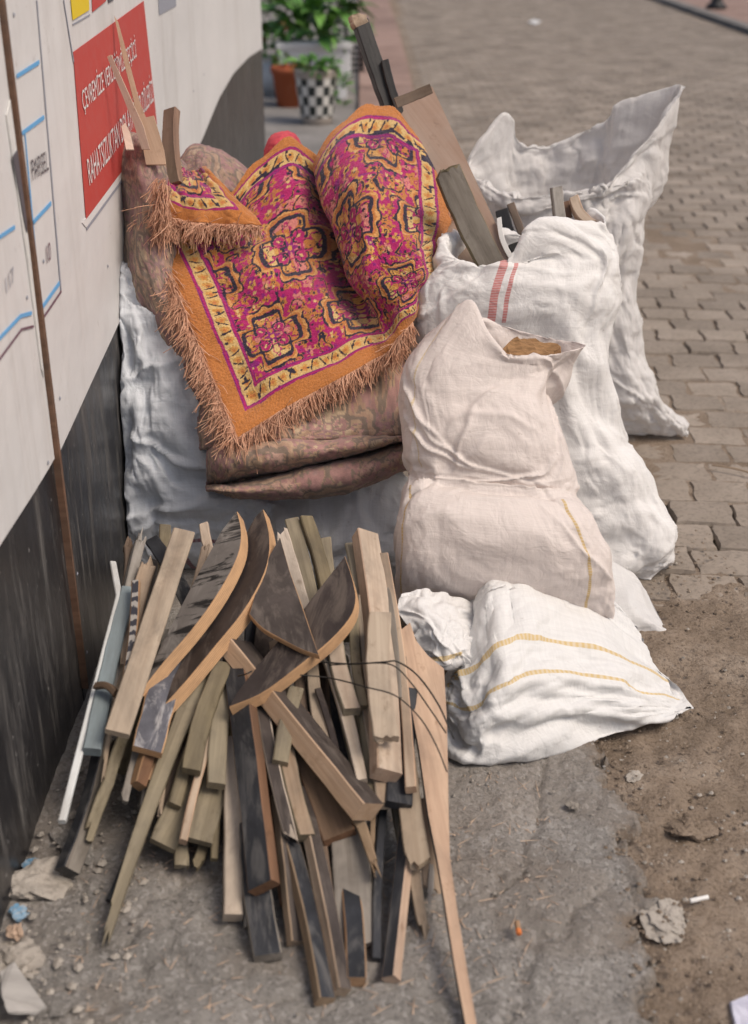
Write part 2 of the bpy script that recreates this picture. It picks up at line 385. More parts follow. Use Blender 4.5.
# concrete slab with a broken right-hand edge
bp = [atZ(*p, .02)[:2] for p in ((670, 1060), (672, 985), (650, 930), (668, 905), (658, 885), (637, 850), (638, 800), (625, 775), (600, 742), (560, 735), (480, 700), (400, 640))]
bY = np.array([p[1] for p in bp]); bX = np.array([p[0] for p in bp])
xs = np.arange(-.72, .75, .0075); ys = np.arange(1.1, 3.3, .0075); XX, YY = np.meshgrid(xs, ys)
xb = np.interp(YY, bY, bX) + (fbm(YY*14, YY*0+3, 8, 4)-.5)*.07 + (fbm(YY*40, XX*40, 4, 4)-.5)*.060 + (fbm(YY*120, XX*120, 14, 3)-.5)*.030
d = xb-XX
hh = .030 + (fbm(XX*3.2, YY*3.2, 12, 5)-.5)*.022 + (fbm(XX*24, YY*24, 2, 3)-.5)*.010 + (fbm(XX*70, YY*70, 6, 2)-.5)*.0075 - .007*np.clip((fbm(XX*9, YY*9, 91, 4)-.56)/.1, 0, 1)
cr = np.abs(fbm(XX*2.3+4, YY*1.6, 44, 4)-.5); hh -= .010*np.exp(-(cr/.008)**2)
hh -= .02*np.clip((-.42-XX)/.15, 0, 1)*fbm(XX*12, YY*12, 51, 3)
sm = np.clip(d/.03, 0, 1); hh = hh*(sm*(2-sm)) - .05*(1-sm)
dust_ = np.clip(1-d/.06-(fbm(XX*14, YY*14, 61, 4)-.5)*1.6, 0, 1)*.75 + np.clip((fbm(XX*3, YY*5, 63, 5)-.58)*4, 0, .25)
o = grid_mesh('concrete_slab', np.stack([XX, YY, hh], -1), M['concrete'], mask=(d > -.012), col=np.repeat(np.clip(dust_, 0, 1)[..., None], 3, 2)); tag(o, kind='structure')

# paved road: interlocking blocks
road = mesh('road', [(.05, 3.3, -.009), (5.0, 3.3, -.009), (5.0, 60, -.009), (.05, 60, -.009)], [(0, 1, 2, 3)], M['dirt']); tag(road, kind='structure')
PW, PH = .182, .150
def paver_mesh(seed, W=PW, H=PH, gap=.0028, amp=.0045):
    rr = random.Random(seed); n = 6; ring = []
    def side(a, b, ph):
        for k in range(n):
            s = k/n; p = a.lerp(b, s); t = (b-a).normalized(); nn = Vector((t.y, -t.x)); p = p+nn*(math.sin(s*2*math.pi+ph)*amp+rr.uniform(-.0022, .0022)); ring.append(p)
    w2, h2 = W/2-gap, H/2-gap
    c = [Vector((-w2, -h2)), Vector((w2, -h2)), Vector((w2, h2)), Vector((-w2, h2))]
    side(c[0], c[1], 0); side(c[1], c[2], 0); side(c[2], c[3], math.pi); side(c[3], c[0], math.pi)
    N = len(ring); v = []; f = []
    v += [(p.x, p.y, -.06) for p in ring]; v += [(p.x, p.y, -.012) for p in ring]
    v += [(p.x*.95, p.y*.94, -.001+rr.uniform(-.002, .001)) for p in ring]; v.append((0, 0, .002))
    for k in range(N):
        j = (k+1) % N
        f.append((k, j, N+j, N+k)); f.append((N+k, N+j, 2*N+j, 2*N+k)); f.append((2*N+k, 2*N+j, 3*N))
    return v, f
pm = []
for s in range(6):
    v, f = paver_mesh(s); me = bpy.data.meshes.new('paver'); me.from_pydata(v, [], f); me.update(); me.materials.append(M['paver']); pm.append((me, v, f))
rp = random.Random(4); cand = []
ROT = math.radians(-4)
for iy in range(-2, 360):
    for ix in range(-12, 40):
        y = 2.75 + iy*PH; x = .1 + (ix + .5*(iy % 2))*PW
        xx = x + .10*math.sin(y*.13) ; yy = y - (x-1.5)*.07
        if xx < .10 or xx > 4.95 or yy < 2.62 or yy > 46: continue
        if yy > 10 and xx < .42: continue
        dpt = yy*math.cos(PITCH)+CAMH*math.sin(PITCH); px = CX+xx/dpt*FPX
        if px > 800 and yy < 40: continue
        sh = (px > 640 if yy < 3.8 else px > 560 if yy < 4.6 else px > 420)
        cand.append((0 if sh else 1, yy, xx))
cand.sort(); near = [c for c in cand if c[0] == 0][:290]; ns = set(near)
for (_, y, x) in near:
    o = bpy.data.objects.new('paver', rp.choice(pm)[0]); COL.objects.link(o)
    sink = max(0, min(1, (3.15-y)/.5))
    o.location = (x, y, rp.uniform(-.006, .004) - .012*sink + .006*math.sin(x*3+y*2)); o.rotation_euler = (rp.uniform(-.012, .012), rp.uniform(-.012, .012), ROT+rp.uniform(-.02, .02)+rp.choice((0, math.pi)))
    o.parent = road
vv = []; ff = []
for c in cand:
    if c in ns: continue
    _, y, x = c; me, v, f = rp.choice(pm); b0 = len(vv); dz = rp.uniform(-.005, .004); a = ROT+rp.uniform(-.015, .015); ca, sa = math.cos(a), math.sin(a)
    step = 1 if y < 14 else 3
    N = (len(v)-1)//3
    ids = list(range(0, N, step)); n2 = len(ids)
    for k in ids: p = v[N+k]; vv.append((x+p[0]*ca-p[1]*sa, y+p[0]*sa+p[1]*ca, -.02+dz))
    for k in ids: p = v[2*N+k]; vv.append((x+p[0]*ca-p[1]*sa, y+p[0]*sa+p[1]*ca, p[2]+dz))
    for k in range(n2): j = (k+1) % n2; ff.append((b0+k, b0+j, b0+n2+j, b0+n2+k))
    ff.append(tuple(b0+n2+k for k in range(n2)))
o = mesh('paver_field', vv, ff, M['paver'], road); tag(o, kind='stuff')

# left pavement, pink kerb strip, right pavement
def flat_sheet(name, pts, z, mat, th=.1):
    n = len(pts); v = [(x, y, z) for x, y in pts] + [(x, y, z-th) for x, y in pts]
    f = [tuple(range(n))] + [(k, k+n, (k+1) % n+n, (k+1) % n) for k in range(n)]
    o = mesh(name, v, f, mat); return tag(o, kind='structure')
flat_sheet('pavement_left', [(-8, 4.6), (.08, 4.6), (.14, 9.9), (-.12, 10.5), (-.20, 18), (-.5, 45), (-20, 45), (-20, 4.6)], -.015, M['greypave'])
ks = [(-.12, 10.5, .36), (-.16, 14, .36), (-.20, 18, .33), (-.32, 26, .22), (-.5, 45, 0)]
for (xa, ya, xb_), (xc, yc, xd) in zip(ks[:-1], ks[1:]):
    nseg = max(3, int((yc-ya)/.8))
    for k in range(nseg):
        s0, s1 = k/nseg, (k+1)/nseg-.012/ (yc-ya)
        L0, L1 = xa+(xc-xa)*s0, xa+(xc-xa)*s1; R0, R1 = xb_+(xd-xb_)*s0, xb_+(xd-xb_)*s1; y0, y1 = ya+(yc-ya)*s0, ya+(yc-ya)*s1
        z = .035+rp.uniform(-.004, .004)
        if k == 0 and ya < 11:
            kerb = bpy.data.objects.new('kerb_strip', None); COL.objects.link(kerb); kerb.location = (0, 10.5, 0); tag(kerb, kind='structure')
        q = mesh('kerb_stone', [(L0, y0, z), (R0, y0, z), (R1, y1, z), (L1, y1, z), (L0, y0, -.08), (R0, y0, -.08), (R1, y1, -.08), (L1, y1, -.08)],
                 [(0, 1, 2, 3), (4, 5, 1, 0), (5, 6, 2, 1), (6, 7, 3, 2), (7, 4, 0, 3)], M['pinkpave']); keep(q, kerb)
flat_sheet('pavement_right', [(5.2, 4), (20, 4), (20, 60), (5.2, 60)], .06, M['pinkpave'], .15)
flat_sheet('kerb_right', [(5.0, 4), (5.195, 4), (5.195, 60), (5.0, 60)], .07, M['greypave'], .15)

# ------------------------------------------------------------------ hoarding on the left
def wall_white():
    m, n, l, b = newmat('white_banner_vinyl', .45, spec=.35); t = NT(m)
    a = t.noise(t.coord((2, 2.2, 2.2), 'Generated'), 2, 6, .65); c = t.ramp(a, [(.3, (.62, .61, .605)), (.7, (.73, .715, .705))])
    s = t.noise(t.coord((4, 30, 2.2), 'Generated'), 1, 5, .7); c = t.mix(t.ramp(s, [(.48, g3(0)), (.70, g3(.34))]), c, (.42, .39, .36))
    sp = t.noise(t.coord(g3(26)), 1, 5, .7); c = t.mix(t.ramp(sp, [(.64, g3(0)), (.74, g3(.45))]), c, (.34, .30, .27))
    l.new(c, b.inputs['Base Color']); t.bump(t.noise(t.coord((1, 9, 7), 'Object'), 1, 3), b, .25, .02); return m
def wall_black():
    m, n, l, b = newmat('black_scuffed_board', .38, spec=.5); t = NT(m)
    a = t.noise(t.coord((3, 3, 3)), 1, 7, .7); c = t.ramp(a, [(.3, (.012, .012, .014)), (.7, (.036, .035, .037))])
    s = t.noise(t.coord((3, 22, 2.6)), 1, 6, .75, .4); c = t.mix(t.ramp(s, [(.50, g3(0)), (.62, g3(.30)), (.74, g3(.85))]), c, (.24, .225, .21))
    sp = t.noise(t.coord(g3(55)), 1, 3); c = t.mix(t.ramp(sp, [(.68, g3(0)), (.74, g3(.5))]), c, (.34, .33, .32))
    l.new(c, b.inputs['Base Color']); l.new(t.ramp(s, [(.45, g3(.30)), (.75, g3(.75))]), b.inputs['Roughness'])
    t.bump(t.noise(t.coord((1, 4, 2)), 1, 4), b, .2, .03); return m
M['banner'] = wall_white(); M['board'] = wall_black()
for nm, c in (('red', (.50, .065, .055)), ('yellow', (.75, .55, .02)), ('inkwhite', (.72, .70, .69)), ('inkdark', (.10, .095, .11)), ('inkblue', (.13, .38, .68)), ('inkgrey', (.30, .31, .36)), ('inkplum', (.16, .09, .12))):
    m, n, l, b = newmat('print_'+nm, .5, c, .35); t = NT(m); a = t.noise(t.coord(g3(30)), 1, 5, .7)
    l.new(t.mix(t.ramp(a, [(.45, g3(0)), (.8, g3(.35))]), c, tuple(min(.8, x*.7+.12) for x in c)), b.inputs['Base Color']); M[nm] = m
hoard = empty('site_hoarding', (WALLX, 2.3, 0), 'site hoarding with white printed panels above scuffed black boards along the left', 'hoarding')
def wallpt(px, py): p = atX(px, py); return p[1], p[2]
SEAM = 2.262; FAR = wallpt(268, 140)[0]
FAR = 7.5
def prism_yz(name, pts, x0, x1, mat, parent=hoard):
    n = len(pts); v = [(x1, y, z) for y, z in pts]+[(x0, y, z) for y, z in pts]
    f = [tuple(range(n)), tuple(range(2*n-1, n-1, -1))]+[(k, k+n, (k+1) % n+n, (k+1) % n) for k in range(n)]
    o = mesh(name, v, f, mat)
    bm = bmesh.new(); bm.from_mesh(o.data); bmesh.ops.recalc_face_normals(bm, faces=bm.faces); bm.to_mesh(o.data); bm.free()
    return keep(o, parent)
# black boards
for y0, y1 in ((.6, SEAM-.004), (SEAM+.004, 4.7), (4.706, FAR)):
    prism_yz('black_board', [(y0, -.02), (y1, -.02), (y1, 2.7), (y0, 2.7)], WALLX-.06, WALLX, M['board'])
# white panels with an uneven lower edge
edgeL = [wallpt(*p) for p in ((-60, 640), (-30, 590), (0, 541), (32, 492), (46, 469))]
zL = [z for _, z in edgeL]
prism_yz('white_panel', [(.6, zL[0])] + [(y, z) for y, z in edgeL if y < SEAM-.03] + [(SEAM-.010, edgeL[-1][1]), (SEAM-.010, 2.7), (.6, 2.7)], WALLX+.001, WALLX+.005, M['banner'])
edgeR = [wallpt(*p) for p in ((56, 455), (70, 425), (91, 379), (112, 334), (160, 228), (201, 139), (218, 98), (232, 74), (248, 57), (262, 44))]
prism_yz('white_panel', [(SEAM+.012, edgeR[0][1])] + [(y, z) for y, z in edgeR if SEAM+.02 < y < FAR-.3] + [(FAR-.02, edgeR[-1][1]-.02), (FAR-.02, 2.7), (SEAM+.012, 2.7)], WALLX+.001, WALLX+.005, M['banner'])
# wooden batten over the joint, thin and split low down
bt = []
rb = random.Random(2); pts = []; zs = [.05, .12, .22, .32, .42, .55, .8, 1.1, 1.5, 2.0, 2.7]; ws = [.003, .005, .007, .009, .012, .014, .015, .015, .016, .016, .016]
for z, w_ in zip(zs, ws): pts.append((SEAM-w_/2+rb.uniform(-.001, .001), z))
for z, w_ in list(zip(zs, ws))[::-1]: pts.append((SEAM+w_/2+rb.uniform(-.001, .001), z))
prism_yz('batten', pts, WALLX-.002, WALLX+.014, wood_mat('batten_wood', (.13, .055, .025), (.25, .12, .06), .3))
prism_yz('paint_tear', [(SEAM+.004, .31), (SEAM+.010, .25), (SEAM+.016, .17), (SEAM+.008, .165), (SEAM+.003, .22)], WALLX+.0005, WALLX+.003, M['offwhite'])
prism_yz('torn_paper', [(SEAM-.050, 1.27), (SEAM-.018, 1.29), (SEAM-.014, 1.02), (SEAM-.022, .78), (SEAM-.030, .80), (SEAM-.033, 1.0)], WALLX+.006, WALLX+.0085, M['offwhite'])
prism_yz('torn_patch', [(SEAM-.055, 1.20), (SEAM-.022, 1.205), (SEAM-.018, 1.08), (SEAM-.026, 1.06), (SEAM-.034, 1.09), (SEAM-.040, 1.13)], WALLX+.0095, WALLX+.011, M['inkdark'])
for (fy, fz) in ((2.34, 1.42), (2.34, .98), (2.34, .70), (2.9, .82), (2.9, 1.46), (3.6, .90), (4.55, 1.0), (4.85, 1.02), (2.20, .95), (2.20, .62), (2.33, .30), (2.33, .10)):
    xo = WALLX+(.0055 if fz > .5 else .0)
    keep(mesh('fixing', [(xo, fy, fz)]+[(xo+.0022*(k < 0)+.001, fy+.0045*math.cos(k*math.pi/5), fz+.0045*math.sin(k*math.pi/5)) for k in range(10)]+[(xo+.003, fy, fz)], [(1+k, 1+(k+1) % 10, 11) for k in range(10)], M['inkgrey']), hoard)
# printed notices
def quad_px(name, pxs, dx, mat, parent=hoard):
    return prism_yz(name, [wallpt(*p) for p in pxs], WALLX+dx-.001, WALLX+dx, mat, parent)
def lettering(body, px_tl, px_tr, px_bl, mat, parent, dx, bold=0):
    cu = bpy.data.curves.new('lettering', 'FONT'); cu.body = body; cu.size = 1; cu.extrude = .0; cu.offset = bold
    to = bpy.data.objects.new('tmp', cu); COL.objects.link(to); dg = bpy.context.evaluated_depsgraph_get()
    me = bpy.data.meshes.new_from_object(to.evaluated_get(dg)); bpy.data.objects.remove(to)
    n = len(me.vertices); co = np.zeros(n*3); me.vertices.foreach_get('co', co); co = co.reshape(-1, 3)
    lo, hi = co.min(0), co.max(0); s = (co[:, 0]-lo[0])/(hi[0]-lo[0]); q = (hi[1]-co[:, 1])/(hi[1]-lo[1])
    tl, tr, bl = (np.array(wallpt(*p)) for p in (px_tl, px_tr, px_bl))
    yz = tl + s[:, None]*(tr-tl) + q[:, None]*(bl-tl)
    out = np.stack([np.full(n, WALLX+dx), yz[:, 0], yz[:, 1]], -1); me.vertices.foreach_set('co', out.ravel()); me.update(); me.name = 'lettering'
    me.materials.clear(); o = link('lettering', me, mat)
    bm = bmesh.new(); bm.from_mesh(me); bmesh.ops.recalc_face_normals(bm, faces=bm.faces)
    if sum(f.normal.x for f in bm.faces) < 0: bmesh.ops.reverse_faces(bm, faces=bm.faces)
    bm.to_mesh(me); bm.free()
    o.parent = parent
    if parent is hoard: o.matrix_parent_inverse = Matrix.Translation(hoard.location).inverted()
    return o
red = quad_px('red_notice', [(70, 52), (141, 1), (154.5, 124), (83, 219)], .0075, M['red'])
lettering('ÇEVREMİZE VERDİĞİMİZ GEÇİCİ', (76, 84), (131, 34), (80, 116), M['inkwhite'], red, .0095, 0)
lettering('RAHATSIZLIKTAN DOLAYI ÖZÜR DİLERİZ', (81.5, 150), (148, 72), (85.5, 186), M['inkwhite'], red, .0095, 0)
quad_px('print_line', [(83.5, 228), (154.5, 132), (154.6, 134.5), (83.8, 230.5)], .0072, M['inkgrey'])
quad_px('white_strip', [(79, 222.5), (154, 127), (154.3, 131.5), (83.3, 227.5)], .0068, M['inkwhite'])
quad_px('yellow_notice', [(67, -6), (85, -16), (86, 10), (69.5, 20)], .0075, M['yellow'])
quad_px('print_line', [(69.5, 24), (87, 14), (87.2, 15.2), (69.8, 25.2)], .0072, M['inkgrey'])
quad_px('small_red_notice', [(88.5, -16), (102, -22), (103, 1), (89.5, 12)], .0075, M['red'])
quad_px('dark_print', [(104.5, -8), (110, -10), (111, 0), (105.5, 3)], .0075, M['inkdark'])
quad_px('dark_print', [(156, -4), (173, -14), (174, 6), (157, 15)], .0072, M['inkgrey'])
# printed table beside the batten
for a, c_ in (((13, 74), (35.5, 60)), ((18.5, 131), (40.5, 115)), ((28, 222), (47.5, 201)), ((36, 309), (56, 281))):
    quad_px('table_line', [a, c_, (c_[0]+.4, c_[1]+4.2), (a[0]+.4, a[1]+4.2)], .0072, M['inkblue'])
quad_px('table_edge', [(36, 322), (58, 290), (58.2, 292.5), (36.4, 324.5)], .0072, M['inkplum'])
quad_px('table_rule', [(33, 0), (33.7, 0), (58.2, 290), (57.3, 290)], .0072, M['inkgrey'])
quad_px('table_rule', [(60.2, 0), (60.8, 0), (71, 62), (70.2, 62)], .0072, M['inkgrey'])
quad_px('table_rule', [(21, 133), (21.6, 133), (37.6, 308), (36.8, 308)], .0072, M['inkblue'])
lettering('PARSEL', (27, 160), (43.5, 150), (28.6, 181), M['inkdark'], hoard, .0078)
lettering('10', (42.2, 246), (46.3, 241), (43.4, 264), M['inkplum'], hoard, .0078)
lettering('117', (1, 278), (9, 266), (2.5, 293), M['inkgrey'], hoard, .0078)
for a, c_ in (((-6, 236), (11, 225)), ((-6, 338), (17, 314)), ((17, 314), (28, 311))):
    quad_px('table_line', [a, c_, (c_[0]+.3, c_[1]+4), (a[0]+.3, a[1]+4)], .0072, M['inkblue'])
quad_px('table_edge', [(-6, 360), (18, 328), (18.2, 330.5), (-5.6, 362.5)], .0072, M['inkplum'])
quad_px('table_edge', [(18.1, 328), (30, 325), (30.2, 327.4), (18.3, 330.4)], .0074, M['inkplum'])

# ------------------------------------------------------------------ sacks
def ring_row(L, R, th, K=32, sq=.75):
    PL, PR = atY(*L), atY(*R); c = (PL+PR)/2; a = (PR-PL)/2
    toc = CAM-c; toc /= np.linalg.norm(toc); ah = a/np.linalg.norm(a); b = toc-ah*np.dot(toc, ah); b /= np.linalg.norm(b)
    out = []
    for k in range(K):
        t = 2*np.pi*k/K      # 0 = left, 90 deg = front, 180 = right
        ct, st = math.cos(t), math.sin(t)
        e = lambda x: math.copysign(abs(x)**sq, x)
        out.append(c - a*e(ct) + b*th*e(st))
    return np.array(out)
def lip_row(pts, K=32):
    return cr_axis(np.array([atY(*p) for p in pts]), K, True)
def facets(uu, vv, cs, seed, uspan=None, ecc=.6):
    nU = max(2, int(round(uspan/cs))) if uspan else None; cu = uspan/nU if uspan else cs
    wu = uu + (fbm(uu/cs*1.3+seed, vv/cs*1.3, seed, 2)-.5)*cs*.55*(0 if uspan is None else 1)*np.clip(np.minimum(uu, (uspan or 1)-uu)/cs, 0, 1) ; wv = vv + (fbm(uu/cs*1.3, vv/cs*1.3+seed, seed+1, 2)-.5)*cs*.55
    x = wu/cu; y = wv/cs; ix = np.floor(x); iy = np.floor(y); best = np.full(x.shape, 9.)
    for dx in (-1, 0, 1):
        for dy in (-1, 0, 1):
            jx, jy = ix+dx, iy+dy; kx = np.mod(jx, nU) if nU else jx
            px = jx+.15+.7*hashn(kx, jy, seed); py = jy+.15+.7*hashn(kx, jy, seed+1); an_ = hashn(kx, jy, seed+2)*3.1416
            qx, qy = x-px, y-py; a_ = qx*np.cos(an_)+qy*np.sin(an_); b_ = -qx*np.sin(an_)+qy*np.cos(an_)
            best = np.minimum(best, np.abs(a_)+ecc*np.abs(b_)+.35*hashn(kx, jy, seed+3))
    return best
def creases(X, closed, uu, vv, sets, seed, uspan, cr=1.0):
    """sharp folds: (count, angle, spread, vlo, vhi, length, width, height); or ('one', u, v, angle, length, width, height, curve)"""
    rr = random.Random(seed); N = normals(X, closed); c = X.mean((0, 1))
    if np.sum(N*(X-c)) < 0: N = -N
    if not closed and np.sum(N*(CAM-X)) < 0: N = -N
    H = np.zeros(X.shape[:2]); vs_ = vv.max()
    L_ = []
    for q in sets:
        if q[0] == 'one': L_.append(q[1:]); continue
        n, ang, sd, lo, hi, ln, wd, ht = q
        for _ in range(n): L_.append((rr.uniform(0, uspan), rr.uniform(lo, hi)*vs_, rr.gauss(ang, sd), ln*rr.uniform(.5, 1.5), wd*rr.uniform(.6, 1.6), ht*rr.uniform(.4, 1.3)*rr.choice((1, 1, -.8)), rr.uniform(-2.2, 2.2)))
    for (u0, v0, ang, ln, wd, ht, cv) in L_:
        du = uu-u0
        if closed: du = (du+uspan/2) % uspan - uspan/2
        dv = vv-v0; ca, sa = math.cos(math.radians(ang)), math.sin(math.radians(ang))
        s_ = du*ca+dv*sa; d_ = -du*sa+dv*ca - cv*s_*s_ + .004*np.sin(s_*60+u0*50)
        env = np.clip(1-(s_/(ln*.5))**2, 0, 1)**1.3
        w1 = np.where(d_ > 0, wd*.40, wd*1.15)
        H += ht*env*(np.exp(-np.abs(d_)/w1)-.45*np.exp(-(d_/(2.6*wd))**2))
    rid = np.abs(fbm(uu*9+seed, vv*11, seed, 3)-.5)*2
    rid2 = np.abs(fbm(uu*4+seed*3+.6*vv, vv*5, seed+9, 2)-.5)*2
    H -= (rid-.3)*.004 + (rid2-.3)*.008
    us_ = uspan if closed else None
    H += cr*((facets(uu, vv, .15, seed+31, us_)-.45)*.024 + (facets(uu, vv, .062, seed+37, us_)-.45)*.0075)
    if closed: H *= np.clip(vv/.09, .12, 1)
    return X + N*H[..., None]
STD = [(14, 0, 22, .05, .85, .30, .014, .017), (12, 45, 18, .1, .95, .28, .013, .017), (12, -45, 18, .1, .95, .28, .013, .017), (14, 90, 14, .55, 1, .22, .011, .014), (90, 0, 60, 0, 1, .11, .006, .009)]
def build_sack(name, rows, mat, parent, su=1.05, sv=1.06, coarse=(22, 36), fine=(216, 300), amp=.02, seed=1, floor=None, wall=None, inner=None, att=.02, fr=2.2, folds=STD, cr=1.0):
    net = [np.asarray(r) for r in rows]
    if inner:
        top = net[-1]; cen = top.mean(0)
        for (dz, sc) in inner: net.append(cen + (top-cen)*np.array([sc, sc, .25]) + np.array([0, 0, -dz]))
    net = np.array(net)
    P = resample(net, coarse[0], coarse[1], True)
    X = relax(P, True, su, sv, 110, att*.7, amp, seed, .05, floor, fr, wall)
    P2 = resample(X, fine[0]//2, fine[1]//2, True)
    X2 = relax(P2, True, 1+(su-1)*.5, 1+(sv-1)*.6, 60, att*.9, amp*.25, seed+5, .03, floor, fr*2.2, wall)
    X2 = resample(X2, fine[0], fine[1], True)
    du = np.linalg.norm(np.roll(P, -1, 1)-P, axis=2).sum(1).max(); dv = np.linalg.norm(np.diff(P, axis=0), axis=2).sum(0).max()
    uu, vv_ = np.meshgrid(np.arange(fine[1])/fine[1]*du, np.linspace(0, dv, fine[0]))
    X2 = creases(X2, True, uu, vv_, folds, seed+2, du, cr)
    if floor is not None: X2[..., 2] = np.maximum(X2[..., 2], floor)
    if wall is not None: X2[..., 0] = np.maximum(X2[..., 0], wall)
    o = grid_mesh(name, X2, mat, parent, True, np.stack([uu, vv_], -1))
    return o, X2, (du, dv)
YEL = (.62, .42, .12); RED = (.55, .10, .09)
SW = (.80, .785, .77)
# rear tall sack
s_g = empty('woven_sack', atY(625, 436, 3.8), 'tall open white sack at the back, its mouth flaring up to the right', 'sack', 'rubble sacks')
rows = [ring_row((566, 431, 3.84), (685, 433, 3.80), .012), ring_row((556, 415, 3.88), (678, 420, 3.82), .08), ring_row((545, 385, 3.9), (658, 392, 3.86), .14), ring_row((530, 340, 3.92), (641, 345, 3.9), .16),
        ring_row((512, 290, 3.92), (633, 290, 3.92), .17), ring_row((494, 240, 3.92), (637, 238, 3.93), .18), ring_row((480, 205, 3.92), (645, 190, 3.94), .18),
        lip_row([(473, 166, 3.90), (480, 190, 3.80), (500, 204, 3.75), (530, 213, 3.73), (562, 206, 3.73), (590, 200, 3.74), (612, 186, 3.77), (650, 140, 3.84), (677, 95, 3.92), (662, 97, 3.99), (622, 109, 4.03), (606, 128, 4.06), (578, 139, 4.08), (545, 152, 4.08), (516, 148, 4.04), (502, 121, 3.98)])]
o, Xg, sz = build_sack('sack_cloth', rows, sack_mat('white_woven_plastic_rear', (.81, .79, .775), [(0, .10, .012, RED, .62, .9)], .10, trans=.36), s_g, seed=3, inner=[(.06, .95), (.20, .88), (.32, .4)], floor=.0, su=1.05, sv=1.06)
# middle sack with red band
s_e = empty('woven_sack', atY(600, 575, 2.86), 'bulky white sack with red band, boards sticking out of its crumpled mouth', 'sack', 'rubble sacks')
rows = [ring_row((530, 592, 2.90), (648, 578, 2.84), .012), ring_row((505, 575, 2.95), (667, 556, 2.88), .10), ring_row((480, 535, 2.98), (668, 525, 2.93), .15), ring_row((452, 480, 3.0), (645, 475, 2.98), .17), ring_row((430, 425, 3.03), (620, 425, 3.02), .17),
        ring_row((413, 355, 3.06), (606, 350, 3.05), .165), ring_row((414, 305, 3.07), (611, 295, 3.07), .155), ring_row((428, 272, 3.07), (608, 255, 3.09), .13),
        lip_row([(442, 243, 3.06), (464, 268, 2.98), (500, 280, 2.95), (535, 222, 2.99), (600, 226, 3.08), (588, 214, 3.17), (530, 235, 3.20), (470, 236, 3.17)])]
o, Xe, sz = build_sack('sack_cloth', rows, sack_mat('white_woven_plastic_middle', SW, [(0, .325, .012, RED, .70, .90), (0, .343, .006, RED, .70, .90)], .18), s_e, seed=11, amp=.012, inner=[(.06, .9), (.16, .8), (.22, .4)], floor=.0, su=1.03, sv=1.03)
# pink-white sack in front
s_c = empty('woven_sack', atY(505, 612, 2.40), 'pinkish cream sack with yellow side seams slumped on the lying sack', 'sack', 'rubble sacks')
rows = [ring_row((402, 606, 2.42), (612, 616, 2.36), .010, sq=.6), ring_row((397, 596, 2.42), (612, 602, 2.38), .055, sq=.6), ring_row((396, 570, 2.43), (610, 582, 2.41), .095, sq=.6), ring_row((398, 535, 2.46), (604, 553, 2.44), .125, sq=.62), ring_row((404, 500, 2.50), (588, 518, 2.48), .125, sq=.65),
        ring_row((408, 476, 2.54), (576, 494, 2.53), .100), ring_row((407, 460, 2.56), (573, 476, 2.56), .108), ring_row((404, 430, 2.60), (563, 440, 2.60), .122), ring_row((404, 392, 2.65), (550, 402, 2.64), .115), ring_row((414, 360, 2.69), (550, 375, 2.68), .105),
        lip_row([(440, 336, 2.72), (470, 302, 2.68), (500, 352, 2.60), (540, 358, 2.61), (583, 347, 2.68), (562, 343, 2.77), (520, 334, 2.80), (476, 322, 2.78)])]
mat_c = sack_mat('cream_woven_plastic', (.77, .695, .655), [(0, .095, .009, YEL, .0, .36), (0, .435, .009, YEL, .0, .36), (0, .12, .006, (.66, .52, .30), .45, .9)], .14, (.52, .44, .38), trans=.22)
o, Xc, sz = build_sack('sack_cloth', rows, mat_c, s_c, seed=21, inner=[(.05, .9), (.12, .8), (.17, .4)], su=1.02, sv=1.035, amp=.012, cr=.6, folds=[('one', .33, .375, -3, .36, .010, -.020, .3), ('one', .33, .398, -3, .36, .009, .020, .3), ('one', .13, .37, 32, .20, .010, .018, .5), ('one', .12, .34, 40, .18, .010, -.014, .5), ('one', .16, .52, -28, .34, .012, .017, .2), ('one', .24, .50, -32, .30, .010, .014, -.1), ('one', .36, .46, 30, .30, .010, .015, .1), ('one', .12, .60, -38, .28, .012, .015, .1), ('one', .30, .62, 40, .22, .010, .012, 0), (8, 0, 20, .08, .40, .24, .014, .009), (9, 55, 20, .5, .9, .26, .012, .014), (9, -45, 20, .1, .9, .26, .013, .013), (26, 0, 60, 0, 1, .10, .007, .005)])
# lying sack in front
s_d = empty('woven_sack', atY(560, 735, 2.1), 'white sack with two yellow lines lying on the ground nearest the camera', 'sack', 'rubble sacks')
rows = [ring_row((630, 622, 2.42), (686, 716, 2.22), .008), ring_row((618, 612, 2.45), (672, 718, 2.2), .04), ring_row((590, 602, 2.48), (640, 722, 2.16), .085), ring_row((550, 598, 2.48), (590, 726, 2.12), .12), ring_row((515, 598, 2.46), (545, 737, 2.08), .14), ring_row((492, 602, 2.44), (508, 752, 2.05), .14),
        ring_row((476, 612, 2.42), (478, 760, 2.04), .12), ring_row((464, 628, 2.38), (456, 748, 2.07), .085), ring_row((462, 644, 2.34), (447, 722, 2.12), .055),
        ring_row((466, 654, 2.32), (446, 706, 2.15), .045)]
o, Xd, sz = build_sack('sack_cloth', rows, sack_mat('white_woven_plastic_lying', (.76, .755, .745), [(0, .325, .008, YEL, -1, 9), (0, .405, .010, YEL, -1, 9)], .10), s_d, seed=31, inner=[(-.005, .8), (-.01, .3)], floor=.028, su=1.04, sv=1.05, folds=[(16, 90, 10, .62, .95, .26, .012, .017), (10, 70, 25, .2, .7, .26, .013, .010), (8, 20, 25, .1, .7, .22, .013, .009), (20, 60, 50, .0, 1, .10, .008, .005)])
